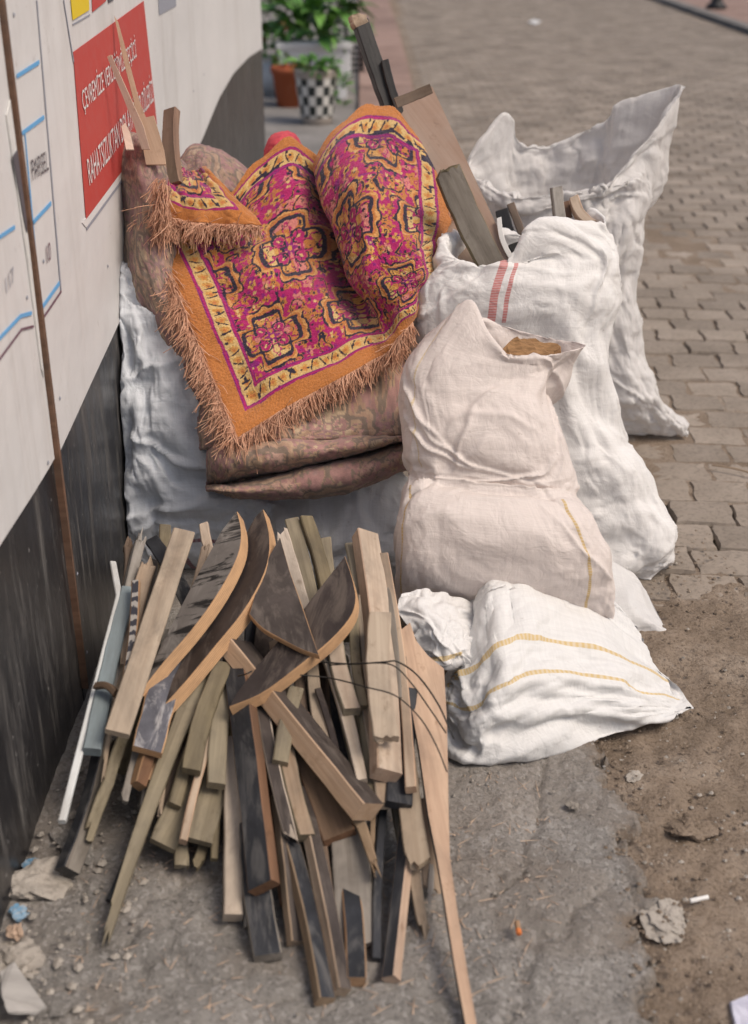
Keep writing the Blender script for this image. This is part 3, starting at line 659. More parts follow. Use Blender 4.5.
# its slack mouth thrown up over the wood
net = [[(402, 596, 2.28), (430, 590, 2.30), (462, 600, 2.33), (500, 612, 2.35)],
       [(400, 612, 2.24), (425, 606, 2.24), (458, 614, 2.27), (490, 624, 2.30)],
       [(414, 632, 2.20), (435, 626, 2.19), (460, 630, 2.22), (482, 640, 2.24)],
       [(420, 652, 2.18), (440, 648, 2.16), (462, 646, 2.18), (478, 656, 2.20)],
       [(424, 662, 2.17), (446, 668, 2.15), (466, 662, 2.16), (474, 676, 2.17)],
       [(440, 660, 2.22), (455, 668, 2.19), (466, 672, 2.18), (470, 700, 2.16)]]
P = resample(np.array([[atY(*p) for p in r] for r in net]), 40, 44)
P = P[::2, ::2]; X = relax(P, False, 1.07, 1.07, 80, .03, .015, 7, .15); X = resample(X, 110, 120)
uu, vv_ = np.meshgrid(np.linspace(0, .25, 120), np.linspace(0, .3, 110))
X = creases(X, False, uu, vv_, [(14, 30, 30, 0, 1, .14, .008, .009), (14, -40, 30, 0, 1, .14, .008, .009)], 77, .25, .3)
m_flap = sack_mat('white_woven_plastic_mouth', (.76, .75, .74), [(1, .215, .012, YEL, .03, .16)], .10)
grid_mesh('sack_mouth', X, m_flap, s_d, False, np.stack([uu, vv_], -1))
# small corner of another sack, sack under the rug, sack by the hoarding
s_f = empty('woven_sack', atY(640, 632, 2.6), 'corner of a white sack poking out beneath the red-banded sack, right of the cream one', 'sack', 'rubble sacks')
rows = [ring_row((645, 590, 2.74), (666, 631, 2.57), .006), ring_row((628, 575, 2.78), (650, 632, 2.565), .035), ring_row((600, 565, 2.8), (615, 640, 2.56), .07), ring_row((560, 560, 2.8), (570, 645, 2.55), .09), ring_row((520, 560, 2.8), (530, 645, 2.55), .09), ring_row((505, 580, 2.75), (510, 620, 2.6), .02)]
build_sack('sack_cloth', rows, sack_mat('white_woven_plastic_corner', (.70, .69, .68), [], .2), s_f, seed=41, coarse=(14, 20), fine=(70, 100), floor=None, su=1.01, sv=1.01, amp=.004, folds=[(8, 60, 40, .1, 1, .12, .01, .006)])
s_a = empty('woven_sack', atY(190, 570, 2.9), 'bluish white sack squeezed between the black hoarding board and the rug', 'sack', 'rubble sacks')
rows = [ring_row((150, 572, 2.88), (300, 576, 2.86), .02), ring_row((134, 545, 2.92), (292, 550, 2.9), .11), ring_row((127, 505, 2.95), (285, 510, 2.95), .155), ring_row((124, 455, 2.98), (262, 455, 3.0), .165), ring_row((120, 400, 3.0), (235, 400, 3.05), .150), ring_row((117, 345, 3.04), (212, 345, 3.10), .130),
        ring_row((114, 300, 3.08), (196, 300, 3.14), .105), ring_row((117, 275, 3.12), (186, 275, 3.16), .085), ring_row((124, 264, 3.15), (178, 262, 3.17), .05), ring_row((130, 264, 3.16), (170, 260, 3.17), .012)]
o, Xa, sz = build_sack('sack_cloth', rows, sack_mat('white_woven_plastic_left', (.74, .775, .82), [(0, .27, .012, (.28, .06, .10), -1, .16), (1, .145, .012, (.28, .06, .10), .27, .42)], .22, (.36, .36, .37)), s_a, seed=51, floor=.012, wall=WALLX+.006, su=1.05, sv=1.07, amp=.02, fr=2.0, folds=[('one', .25, .62, -14, .34, .012, .024, .5), ('one', .22, .50, 10, .34, .012, .022, -.6), ('one', .28, .33, -20, .36, .013, .026, .4), ('one', .24, .22, 12, .36, .013, .026, .4)]+STD)
s_b = empty('woven_sack', atY(340, 570, 2.75), 'white sack lying under the folded rug behind the wood pile', 'sack', 'rubble sacks')
rows = [ring_row((240, 505, 2.95), (250, 575, 2.80), .01), ring_row((270, 492, 2.95), (275, 580, 2.78), .08), ring_row((310, 480, 2.96), (312, 582, 2.76), .12), ring_row((350, 472, 2.96), (352, 582, 2.74), .125), ring_row((390, 478, 2.95), (392, 575, 2.75), .10), ring_row((412, 495, 2.92), (414, 560, 2.78), .04), ring_row((418, 510, 2.9), (420, 545, 2.82), .01)]
build_sack('sack_cloth', rows, sack_mat('white_woven_plastic_under', (.76, .77, .78), [], .2), s_b, seed=61, coarse=(16, 24), fine=(90, 130), floor=.012, su=1.05, sv=1.05)

# crumbly brown filling in the cream sack
def lump(name, pts3, th, mat, parent, label=None, cat=None, seed=0, sub=3, rough=.12):
    """rough slab from a world polygon, jagged"""
    rr = random.Random(seed); bm = bmesh.new(); vs = [bm.verts.new(V(p)) for p in pts3]; f = bm.faces.new(vs)
    r = bmesh.ops.extrude_face_region(bm, geom=[f]); nv = [x for x in r['geom'] if isinstance(x, bmesh.types.BMVert)]
    bmesh.ops.translate(bm, vec=Vector((0, 0, -th)), verts=nv)
    bmesh.ops.triangulate(bm, faces=bm.faces); bmesh.ops.subdivide_edges(bm, edges=bm.edges, cuts=sub, use_grid_fill=True)
    sc = max((V(a)-V(pts3[0])).length for a in pts3)
    for v in bm.verts: v.co += Vector((rr.uniform(-1, 1), rr.uniform(-1, 1), rr.uniform(-1, 1)))*rough*sc*.25
    bmesh.ops.recalc_face_normals(bm, faces=bm.faces)
    me = bpy.data.meshes.new(name); bm.to_mesh(me); bm.free(); o = link(name, me, mat)
    if parent: keep(o, parent)
    if label: tag(o, label, cat)
    return o
lump('chipboard_lump', [atY(500, 353, 2.66), atY(513, 337, 2.72), atY(530, 338, 2.74), atY(562, 347, 2.72), atY(545, 357, 2.66), atY(520, 360, 2.64)], .07, M['sponge'], None, 'crumbling brown chipboard lump in the mouth of the cream sack', 'chipboard', 3, 4, .10)

# ------------------------------------------------------------------ rug
OR = np.array((.48, .178, .045)); MG = np.array((.40, .012, .125)); PU = np.array((.24, .008, .15)); CRM = np.array((.62, .42, .17)); NV = np.array((.022, .016, .035)); PK = np.array((.58, .20, .17)); YO = np.array((.57, .29, .075))
RA, RB = .92, .80
def rugcol(a, b):
    A, B = RA, RB
    kn = .0017; a = np.floor(a/kn)*kn; b = np.floor(b/kn)*kn
    wob = (fbm(a*30, b*30, 77, 2)-.5)*.006
    e = np.minimum(np.minimum(a+.010, A-a+.016), np.minimum(b+.006, B-b+.026))+wob
    col = np.zeros(a.shape+(3,)); col[:] = OR
    def put(mask, c): col[mask] = c
    # field
    n1 = vnoise(a*26, b*26, 3); n2 = vnoise(a*15+5, b*15, 8)
    fld = e > .118
    put(fld, MG); put(fld & (n1 < .13), PU)
    # leaves and florets
    for (cs, seed, rad, cset, p) in ((.030, 5, .0105, (OR, PK, YO, OR), .62), (.017, 15, .0046, (NV, NV, PU, CRM, OR), .66), (.047, 25, .013, (OR, PK), .26)):
        ia = np.floor(a/cs); ib = np.floor(b/cs)
        for da in (-1, 0, 1):
            for db in (-1, 0, 1):
                ca, cb = ia+da, ib+db
                mir = np.abs(ca-np.floor(A/cs/2))          # left-right symmetry
                h = hashn(mir, cb, seed); h2 = hashn(mir, cb, seed+1); h3 = hashn(mir, cb, seed+2); h4 = hashn(mir, cb, seed+3)
                dx = a-(ca+.5+(h2-.5)*.5*np.sign(ca-np.floor(A/cs/2)+.1))*cs; dy = b-(cb+.5+(h3-.5)*.5)*cs
                th = np.arctan2(dy, dx); rr = np.hypot(dx*(1+.5*(h4-.5)), dy*(1-.5*(h4-.5)))
                R = rad*(.8+.5*h4)*(1+.28*np.cos(5*th+h*6))
                hit = fld & (rr < R) & (h < p); k = (h2*len(cset)).astype(int).clip(0, len(cset)-1)
                for q, c in enumerate(cset): put(hit & (k == q), c)
                if rad > .01: put(hit & (rr < R*.36), NV if cs < .04 else MG); put(hit & (rr < R*.15), YO)
    ma = np.abs(a-A/2); scn_ = vnoise(ma*24+3, b*24, 41)+.25*vnoise(ma*50, b*50, 43); put(fld & (np.abs(scn_-.62) < .036), OR); put(fld & (np.abs(scn_-.62) < .022), NV)
    # medallions
    cw, ch = .262, .245
    row = np.floor((b-.10)/ch); off = (np.mod(row, 2))*.5
    ca = np.floor((a-A/2)/cw+.5+off)-off; x = (a-A/2)-ca*cw; y = (b-.10)-(row+.5)*ch
    r = np.hypot(x, y); th = np.arctan2(y, x)
    R = .080*(1+.10*np.cos(4*th)+.10*np.cos(8*th+np.pi)+.04*np.cos(12*th)) + (fbm(a*40, b*40, 9, 2)-.5)*.012
    ins = fld & (r < R); put(ins, OR); put(ins & (n1 > .45), YO); put(ins & (n1 > .72), CRM); put(ins & (n1 < .25), PK)
    ang = np.mod(th, np.pi/2)-np.pi/4; pr = np.hypot(r*np.cos(ang)-.040, r*np.sin(ang))
    put(ins & (pr < .015), MG); put(ins & (pr < .006), CRM); put(ins & (np.abs(pr-.019) < .0028), NV)
    put(ins & (r < .019*(1+.35*np.cos(6*th))), PU); put(ins & (r < .007), YO)
    put(ins & (vnoise(a*110, b*110, 66) > .80), NV)
    put(ins & (np.abs(fbm(np.abs(x)*45+3, np.abs(y)*45, 61, 2)-.5) < .05), MG); put(ins & (np.abs(fbm(np.abs(x)*52+9, np.abs(y)*52, 63, 2)-.5) < .028), NV)
    put(fld & (np.abs(r-R) < .0062), NV); put(fld & (np.abs(r-R*1.13) < .0042), OR)
    R2 = R*1.27+.004*np.cos(12*th); put(fld & (np.abs(r-R2) < .0036) & (np.cos(4*th+.6) > -.55), NV); put(fld & (r > R*1.17) & (r < R2-.003), np.array((.60, .30, .10)))
    # borders
    put((e > .058) & (e < .068), PU); put((e > .068) & (e < .106), CRM)
    s = np.where(np.minimum(a, A-a) < np.minimum(b, B-b), b, a)
    bz = (e > .068) & (e < .106); ph = s/.034; fr = ph-np.floor(ph); cc = (e-.087)/.019
    put(bz & (np.hypot((fr-.5)*1.8, cc) < .62+.12*np.cos(5*np.arctan2(cc, fr-.5))), YO)
    put(bz & (np.hypot((fr-.5)*1.8, cc) < .28), np.array((.50, .18, .05)))
    put(bz & (np.abs(fr-.18-.26*cc*np.where(hashn(np.floor(ph), 0*np.floor(ph), 7) > .5, 1, -1)) < .075) & (np.abs(cc) < .85) & (hashn(np.floor(ph), 1+0*np.floor(ph), 8) > .25), NV)
    put(bz & (vnoise(a*90, b*90, 55) > .83), NV)
    put((e > .106) & (e < .118), PU); put((e > .1095) & (e < .1135), MG)
    put((e > .061) & (e < .0645), MG)
    dark = (B-b < .118) & (B-b > .068) & (vnoise(a*45, b*45, 12) > .42) & (e < .106); put(dark, NV*1.3)
    j = .84+.32*hashn(np.floor(a/kn), np.floor(b/kn), 4); col *= j[..., None]
    col *= (.90+.22*fbm(a*9, b*9, 71, 3))[..., None]
    return col
def backcol(a, b):
    c = rugcol(a, b); g = c.mean(-1, keepdims=True); dust = np.array((.29, .225, .175))
    out = dust*.62 + .24*c + .20*g
    k = (vnoise(a*60, b*60, 91)*.5+vnoise(a*140, b*140, 92)*.5)[..., None]
    return out*(.72+.6*k)
rug = empty('rug', atY(300, 500, 2.75), 'magenta and orange patterned rug heaped over the sacks beside the hoarding', 'rug')
def Yr(py, off=0): return 2.70 + (436-py)*.00215 + off
cols_ = [  # u, [(px,py,off) top -> bottom]
 (0.00, [(150, 205, -.02), (158, 243, -.03), (172, 280, -.03), (190, 325, -.02), (212, 378, -.01), (237, 438, 0)]),
 (0.09, [(180, 203, -.01), (188, 240, -.03), (206, 278, -.04), (224, 322, -.03), (243, 368, -.02), (262, 422, -.01)]),
 (0.19, [(226, 194, 0), (222, 228, -.02), (238, 270, -.05), (255, 312, -.05), (271, 356, -.03), (288, 406, -.01)]),
 (0.29, [(258, 160, .0), (255, 205, -.01), (268, 250, -.04), (285, 300, -.05), (300, 343, -.03), (316, 391, -.01)]),
 (0.38, [(288, 138, .0), (288, 188, .0), (297, 240, -.01), (312, 290, -.03), (326, 335, -.03), (342, 377, -.01)]),
 (0.45, [(306, 146, .04), (312, 190, .05), (322, 240, .05), (335, 285, .03), (346, 325, .0), (360, 367, .0)]),
 (0.50, [(326, 168, .10), (334, 205, .12), (344, 248, .12), (354, 286, .09), (364, 322, .05), (374, 359, .02)]),
 (0.55, [(313, 166, .0), (321, 206, -.03), (336, 252, -.02), (354, 292, .01), (374, 322, .01), (388, 352, .0)]),
 (0.62, [(334, 130, -.03), (334, 180, -.09), (342, 235, -.09), (362, 280, -.05), (382, 315, -.01), (394, 344, -.01)]),
 (0.70, [(362, 107, -.01), (356, 160, -.10), (360, 215, -.13), (376, 266, -.10), (394, 304, -.04), (401, 335, -.02)]),
 (0.80, [(388, 106, .02), (388, 160, -.06), (392, 215, -.10), (404, 262, -.10), (414, 292, -.06), (412, 322, -.01)]),
 (0.90, [(414, 130, .04), (420, 172, -.01), (424, 216, -.05), (426, 256, -.07), (428, 282, -.05), (424, 306, .03)]),
 (1.00, [(434, 152, .07), (446, 186, .04), (450, 220, .03), (446, 250, .03), (440, 275, .04), (430, 296, .08)])]
net = np.array([[atY(p[0], p[1], Yr(p[1], p[2])) for p in c] for _, c in cols_])      # (u, v(top->bottom), 3)
net = net[:, ::-1]                                                                   # v from bottom
NU, NV_ = 430, 400
A = cr_axis(net, 300)                         # dense in column index
us = np.interp(np.linspace(0, 1, NU), [c[0] for c in cols_], np.linspace(0, 1, len(cols_)))
A = cr_axis(net, NU, t=us); A = np.swapaxes(cr_axis(np.swapaxes(A, 0, 1), NV_), 0, 1)   # (NU,NV,3)
P = np.swapaxes(A, 0, 1)                      # rows v, cols u
ua, vb = np.meshgrid(np.linspace(0, RA, NU), np.linspace(0, RB, NV_))
N = normals(P); N *= np.sign(np.sum(N*(CAM-P), -1).mean())
bigw = (fbm(ua*7, vb*7, 13, 3)-.5)*.035; inner_w = np.clip(np.minimum(np.minimum(ua, RA-ua), np.minimum(vb, RB-vb))/.08, 0.15, 1)
fold = np.sin((ua*1.0+vb*.55)*26+3*fbm(ua*4, vb*4, 3, 2))*.008 + .016*np.exp(-((ua-.60-.35*(vb-.3))/.03)**2)*np.clip((vb-.12)/.2, 0, 1) - .014*np.exp(-np.abs((vb-.28-.4*(ua-.6))/.025))*np.clip((ua-.45)/.2, 0, 1)
tuft = (hashn(np.arange(NU)[None, :]//2+np.zeros((NV_, 1), int), np.arange(NV_)[:, None]//2+np.zeros((1, NU), int), 3)-.5)*.0020
P = P + N*((bigw+fold)*inner_w + tuft)[..., None]
sc = np.sin(vb*70)*.004; P[:, -14:] += (RT*np.linspace(0, 1, 14)[None, :, None])*(sc[:, -14:, None])
P[-14:, :] += UP*np.linspace(0, 1, 14)[:, None, None]*(np.sin(ua[-14:, :, None]*60)*.005)
M['pile'] = attr_mat('rug_pile', .95, (420, .6, .003), .25)
M['back'] = attr_mat('rug_back', .98, (420, .5, .002), .15, (.22, (.27, .215, .175)))
face = grid_mesh('pile_face', P, M['pile'], rug, col=rugcol(ua, vb))
sm_ = face.modifiers.new('thick', 'SOLIDIFY'); sm_.thickness = .012; sm_.offset = -1 if np.sum(normals(P)*(CAM-P), -1).mean() > 0 else 1
rugP = P
# folded-over corner at the top left
net = [[(262, 226, 3.06), (226, 224, 3.07), (190, 222, 3.08), (166, 214, 3.09), (156, 200, 3.12)],
       [(252, 214, 3.10), (222, 208, 3.09), (192, 207, 3.09), (170, 200, 3.12), (160, 186, 3.15)],
       [(234, 197, 3.14), (213, 192, 3.13), (193, 193, 3.13), (174, 186, 3.16), (164, 174, 3.19)],
       [(212, 175, 3.20), (204, 177, 3.20), (192, 180, 3.20), (176, 172, 3.20), (160, 162, 3.22)],
       [(205, 168, 3.26), (198, 170, 3.26), (188, 174, 3.25), (178, 166, 3.25), (166, 160, 3.26)]]
Pf = resample(np.array([[atY(*p) for p in r] for r in net]), 120, 180)
fa, fb = np.meshgrid(np.linspace(0, .40, 180), np.linspace(0, .26, 120))
Nf = normals(Pf); Nf *= np.sign(np.sum(Nf*(CAM-Pf), -1).mean())
Pf = Pf + Nf*((fbm(fa*18, fb*18, 5, 3)-.5)*.025)[..., None]
fo = grid_mesh('folded_corner', Pf, M['pile'], rug, col=rugcol(fa*.92, fb*1.0))
s2 = fo.modifiers.new('thick', 'SOLIDIFY'); s2.thickness = .010; s2.offset = 0
# underside: standing roll by the wall, hump behind, stacked folds below
def back_net(name, net, nv, nu, su_, sv_, amp=.02, seed=1, thick=.008, tint=None):
    Pn = resample(np.array([[atY(*p) for p in r] for r in net]), nv, nu)
    a_, b_ = np.meshgrid(np.linspace(.1, .1+su_, nu), np.linspace(.1, .1+sv_, nv))
    Nn = normals(Pn); Nn *= np.sign(np.sum(Nn*(CAM-Pn), -1).mean())
    Pn = Pn + Nn*((fbm(a_*11, b_*11, seed, 4)-.5)*amp + (fbm(a_*60, b_*60, seed+3, 2)-.5)*.004)[..., None]
    c = backcol(a_, b_)
    if tint is not None: c = c*np.array(tint)
    ob = grid_mesh(name, Pn, M['back'], rug, col=c)
    s_ = ob.modifiers.new('thick', 'SOLIDIFY'); s_.thickness = thick; s_.offset = 0
    return ob
back_net('back_roll', [[(128, 136, 3.320), (140, 134, 3.300), (156, 140, 3.310), (172, 156, 3.340), (190, 172, 3.380)],
                       [(119, 142, 3.280), (134, 140, 3.180), (152, 150, 3.160), (168, 168, 3.220), (186, 186, 3.320)],
                       [(118, 175, 3.200), (132, 176, 3.100), (152, 182, 3.070), (170, 196, 3.170), (184, 212, 3.270)],
                       [(120, 225, 3.170), (134, 228, 3.070), (152, 236, 3.030), (172, 246, 3.070), (190, 256, 3.150)],
                       [(124, 268, 3.110), (140, 280, 3.010), (160, 290, 2.960), (184, 300, 3.030), (206, 310, 3.100)],
                       [(146, 320, 3.080), (160, 336, 2.980), (180, 350, 2.940), (204, 362, 2.940), (228, 370, 3.020)],
                       [(178, 384, 2.980), (190, 400, 2.900), (206, 414, 2.870), (228, 424, 2.870), (252, 430, 2.940)],
                       [(200, 432, 2.930), (210, 446, 2.870), (226, 456, 2.850), (246, 460, 2.850), (270, 462, 2.900)]], 200, 130, .45, .75, .03, 5)
back_net('back_hump', [[(170, 172, 3.42), (190, 150, 3.46), (205, 146, 3.48), (222, 154, 3.48), (246, 172, 3.46)],
                       [(168, 184, 3.36), (190, 162, 3.38), (205, 158, 3.38), (224, 166, 3.39), (250, 184, 3.38)],
                       [(166, 205, 3.3), (190, 185, 3.3), (205, 182, 3.3), (226, 190, 3.3), (256, 205, 3.3)]], 60, 110, .3, .2, .02, 15, .012)
prof = [(0.0, 320, 3.06), (.0, 372, 2.93), (.0, 408, 2.83), (.0, 426, 2.755), (.0, 436, 2.735), (.0, 440, 2.74), (.0, 437, 2.80), (.0, 443, 2.79), (.0, 446, 2.72), (.0, 456, 2.675), (.0, 466, 2.68), (.0, 471, 2.73), (.0, 472, 2.78), (.0, 475, 2.76), (.0, 478, 2.70), (.0, 488, 2.66), (.0, 497, 2.67), (.0, 501, 2.73), (.0, 499, 2.84), (.0, 490, 3.0)]
xsx = [(200, .05, 1.0), (212, .0, 1.0), (235, -.012, .6), (270, -.02, .2), (305, -.02, .0), (340, -.015, .15), (375, .0, .5), (400, .03, .9), (416, .10, 1.0)]
net = []
for k, (_, py, Y) in enumerate(prof):
    r = []
    for (px, dY, tk) in xsx:
        y = py
        lo = py > 441
        q = min(1, max(0, (px-205)/205)); crs = 486-46*q**1.15; bot = 491+14*math.sin(math.pi*min(1, q*1.05))**.8-22*q**1.6; top = 439-5*q
        if 441 < py < 473: y = top+(crs-top)*(py-441)/31
        elif py >= 473: y = crs+(bot-crs)*min(1, (py-472)/29)
        if py <= 441: y += -6*max(0, (px-330)/80) + 10*max(0, (235-px)/35)
        r.append((px + (6 if (py > 441 and px < 215) else 0), y, Y+dY))
    net.append(r)
back_net('back_folds', net, 230, 240, .62, .62, .022, 25, .006, (1.22, 1.16, 1.08))
# pink scrap behind the rug
pkm = paint_mat('pink_cloth', (.62, .09, .11), (.45, .06, .09), .9, 20)
net = [[(266, 150, 3.62), (272, 138, 3.64), (283, 133, 3.66), (294, 136, 3.66), (300, 146, 3.64)], [(266, 158, 3.58), (272, 146, 3.56), (283, 141, 3.55), (294, 144, 3.56), (300, 155, 3.58)], [(266, 175, 3.58), (272, 172, 3.54), (283, 170, 3.52), (294, 172, 3.54), (300, 175, 3.58)]]
Pp = resample(np.array([[atY(*p) for p in r] for r in net]), 30, 40); Pp = relax(Pp, False, 1.08, 1.08, 40, .05, .01, 3)
o = grid_mesh('pink_cloth', Pp, pkm); tag(o, 'bright pink cloth scrap peeking over the rug by the far end of the hoarding', 'cloth'); q = o.modifiers.new('thick', 'SOLIDIFY'); q.thickness = .006
# fringe
def fringe(name, roots, dirs, lens, seed, mat, rad=.0011, droop=.5, parent=rug):
    rr = np.random.RandomState(seed); n = len(roots); S = 6; vs = []; fs = []
    side = rr.normal(size=(n, 3)); cl_ = rr.normal(size=(40, 4))
    for i in range(n):
        q_ = cl_[int((roots[i][0]*61+roots[i][2]*97) % 1*40)]; p = roots[i].copy(); d = dirs[i]+rr.normal(size=3)*.16+q_[:3]*.30; d /= np.linalg.norm(d); L = lens[i]*rr.uniform(.65, 1.2)*(1+.25*q_[3]); pts = [p.copy()]; curl = rr.normal(size=3)*.16
        for s in range(S-1):
            d = d+np.array([0, 0, -droop*.30])+curl*.5+rr.normal(size=3)*.10; d /= np.linalg.norm(d); p = p+d*L/(S-1); pts.append(p.copy())
        b0 = len(vs); u1 = np.cross(d, side[i]); u1 /= np.linalg.norm(u1)+1e-9; u2 = np.cross(d, u1); r0 = rad*rr.uniform(.7, 1.5)
        for s, p in enumerate(pts):
            r = r0*(1-.35*s/(S-1))
            for k in range(3):
                t = k*2.0944; vs.append(p+(u1*math.cos(t)+u2*math.sin(t))*r)
        for s in range(S-1):
            for k in range(3):
                a, b = b0+s*3+k, b0+s*3+(k+1) % 3; fs.append((a, b, b+3, a+3))
    o = mesh(name, vs, fs, mat, None, True); keep(o, parent); tag(o, kind='stuff'); return o
frm, n_, l_, b_ = newmat('fringe_thread', .9, spec=.1); t = NT(frm)
l_.new(t.ramp(t.noise(t.coord(g3(45)), 1, 3), [(.3, (.48, .245, .155)), (.7, (.68, .42, .29))]), b_.inputs['Base Color'])
rs = np.random.RandomState(9)
def pick(P, fr, axis, n, lo=0., hi=1.):
    s = rs.uniform(lo, hi, n); L = P[:, 0] if axis == 'v' else P[0]
    i = s*(len(L)-1.001); k = i.astype(int); f = (i-k)[:, None]; return L[k]*(1-f)+L[k+1]*f, s
r1, s1 = pick(rugP, 0, 'v', 1700); tw = CAM-r1; tw /= np.linalg.norm(tw, axis=1)[:, None]
d1 = np.array([-.42, -.25, -.62])+tw*.5
fringe('fringe', r1+tw*.004, d1, .062-.006*s1, 1, frm)
r2, s2_ = pick(rugP, 0, 'u', 1150, 0, .80); tw = CAM-r2; tw /= np.linalg.norm(tw, axis=1)[:, None]
fringe('fringe', r2+tw*.004, np.array([.05, -.35, -.95])+tw*.3, np.full(len(r2), .052)+.02*(s2_ < .15), 2, frm)
r3, s3 = pick(Pf, 0, 'u', 800); tw = CAM-r3; tw /= np.linalg.norm(tw, axis=1)[:, None]
fringe('fringe', r3+tw*.006, np.array([-.25, -.5, -.5])+tw*.5, .035+.045*s3, 3, frm)
r4 = np.array([atY(163+rs.uniform(-8, 8), y, 3.02+rs.uniform(-.02, .02)) for y in rs.uniform(178, 232, 300)])
fringe('fringe', r4, np.array([-.35, -.5, -.7])+np.zeros((len(r4), 3)), np.full(len(r4), .05), 4, frm)
r5 = rugP[rs.randint(240, 330, 70), -1]; fringe('fringe', r5, np.array([.8, -.2, -.3])+np.zeros((70, 3)), np.full(70, .022), 5, frm)

# ------------------------------------------------------------------ timber
def kink_line(A, n):
    L = np.concatenate([[0], np.cumsum(np.linalg.norm(np.diff(A, axis=0), axis=1))]); s_ = np.linspace(0, L[-1], n)
    for q in L[1:-1]: s_[np.argmin(np.abs(s_-q))] = q
    return np.stack([np.interp(s_, L, A[:, k]) for k in range(3)], -1)
def stick(label, pts, wpx, th, mat, roll=0., side=None, taper=(1, 1), brk=(0, 0), name='timber_offcut', group='timber offcuts in the heap', seed=None, cat='timber', warp=.005, endmat=None, parent=None):
    """pts: list of (px,py,world point); a board with chamfered edges following them"""
    W = [np.asarray(p) for p in pts]; P0, P1 = W[0], W[-1]; L = np.linalg.norm(P1-P0); xd = (P1-P0)/L
    mid = (P0+P1)/2; toc = CAM-mid; dist = np.dot(mid-CAM, FW); toc /= np.linalg.norm(toc)
    n0 = toc-xd*np.dot(toc, xd); n0 /= np.linalg.norm(n0); s0 = np.cross(n0, xd)
    ro = math.radians(roll); zd = n0*math.cos(ro)+s0*math.sin(ro); yd = np.cross(zd, xd)
    w = wpx*dist/FPX; rr = random.Random(seed if seed is not None else int(abs(P0[0]*9999+P1[1]*777+wpx)))
    # centre line in local coordinates (origin at P1 end foot)
    loc = [np.array([np.dot(p-P1, xd), np.dot(p-P1, yd), np.dot(p-P1, zd)]) for p in W]
    nseg = 10; cl = kink_line(np.array(loc), nseg+1) if len(loc) > 2 else np.array([loc[0]+(loc[1]-loc[0])*k/nseg for k in range(nseg+1)])
    M_ = 6 if (brk[0] or brk[1]) else 1
    ch = min(.0022, th*.18, w*.18); vs = []; fs = []; fm = []
    ring = []
    for k in range(M_+1): ring.append((-w/2+ch+(w-2*ch)*k/M_, th/2))
    ring += [(w/2, th/2-ch), (w/2, -th/2+ch)]
    for k in range(M_+1): ring.append((w/2-ch-(w-2*ch)*k/M_, -th/2))
    ring += [(-w/2, -th/2+ch), (-w/2, th/2-ch)]
    R = len(ring); b1 = rr.uniform(-1, 1)*warp; b2 = rr.uniform(-1, 1)*warp; tw = rr.uniform(-.03, .03)
    jag = [[rr.uniform(0, 1)**1.5 for _ in range(M_+1)] for _ in range(2)]
    nk = [1+rr.uniform(-.045, .045) for _ in range(nseg+1)]
    for i in range(nseg+1):
        t = i/nseg; c = cl[i]; sc = (taper[0]+(taper[1]-taper[0])*t)*nk[i]; a = tw*(t-.5)
        for j, (y, z) in enumerate(ring):
            dx = 0
            if i == 0 and brk[0]:
                kk = j if j <= M_ else (M_ if j <= M_+2 else (M_-(j-M_-3) if j <= 2*M_+3 else 0)); dx = brk[0]*(jag[0][kk]-.5)*2
            if i == nseg and brk[1]:
                kk = j if j <= M_ else (M_ if j <= M_+2 else (M_-(j-M_-3) if j <= 2*M_+3 else 0)); dx = -brk[1]*(jag[1][kk]-.5)*2
            yy = y*sc; ca, sa = math.cos(a), math.sin(a)
            vs.append((c[0]-dx, c[1]+yy*ca-z*sa+b1*math.sin(math.pi*t)*2, c[2]+yy*sa+z*ca+b2*math.sin(math.pi*t)*2))
    for i in range(nseg):
        for j in range(R):
            k = (j+1) % R; fs.append((i*R+j, i*R+k, (i+1)*R+k, (i+1)*R+j)); fm.append(0 if (j <= M_-1 or (M_+3 <= j <= 2*M_+2)) else 1)
    fs.append(tuple(range(R-1, -1, -1))); fm.append(1); fs.append(tuple(nseg*R+j for j in range(R))); fm.append(1)
    mats = [M[mat], M[side or mat]]
    o = mesh(name, vs, fs, mats, None, False, fm)
    bm = bmesh.new(); bm.from_mesh(o.data); bmesh.ops.recalc_face_normals(bm, faces=bm.faces); bm.to_mesh(o.data); bm.free()
    mt = Matrix(((xd[0], yd[0], zd[0], P1[0]), (xd[1], yd[1], zd[1], P1[1]), (xd[2], yd[2], zd[2], P1[2]), (0, 0, 0, 1))); o.matrix_world = mt
    if parent is None: tag(o, label, cat, group)
    return o
def zp(py, lay): return max(.040, .050 + (960-py)/420*.285 + .030*lay)
def S(label, x0, y0, x1, y1, wpx, th, mat, lay=0, roll=0, mid=None, lay1=None, **kw):
    pts = [atZ(x0, y0, zp(y0, lay))]
    if mid: pts += [atZ(mx, my, zp(my, lay)) for mx, my in mid]
    pts += [atZ(x1, y1, zp(y1, lay if lay1 is None else lay1))]
    return stick(label, pts, wpx, th, mat, roll, **kw)
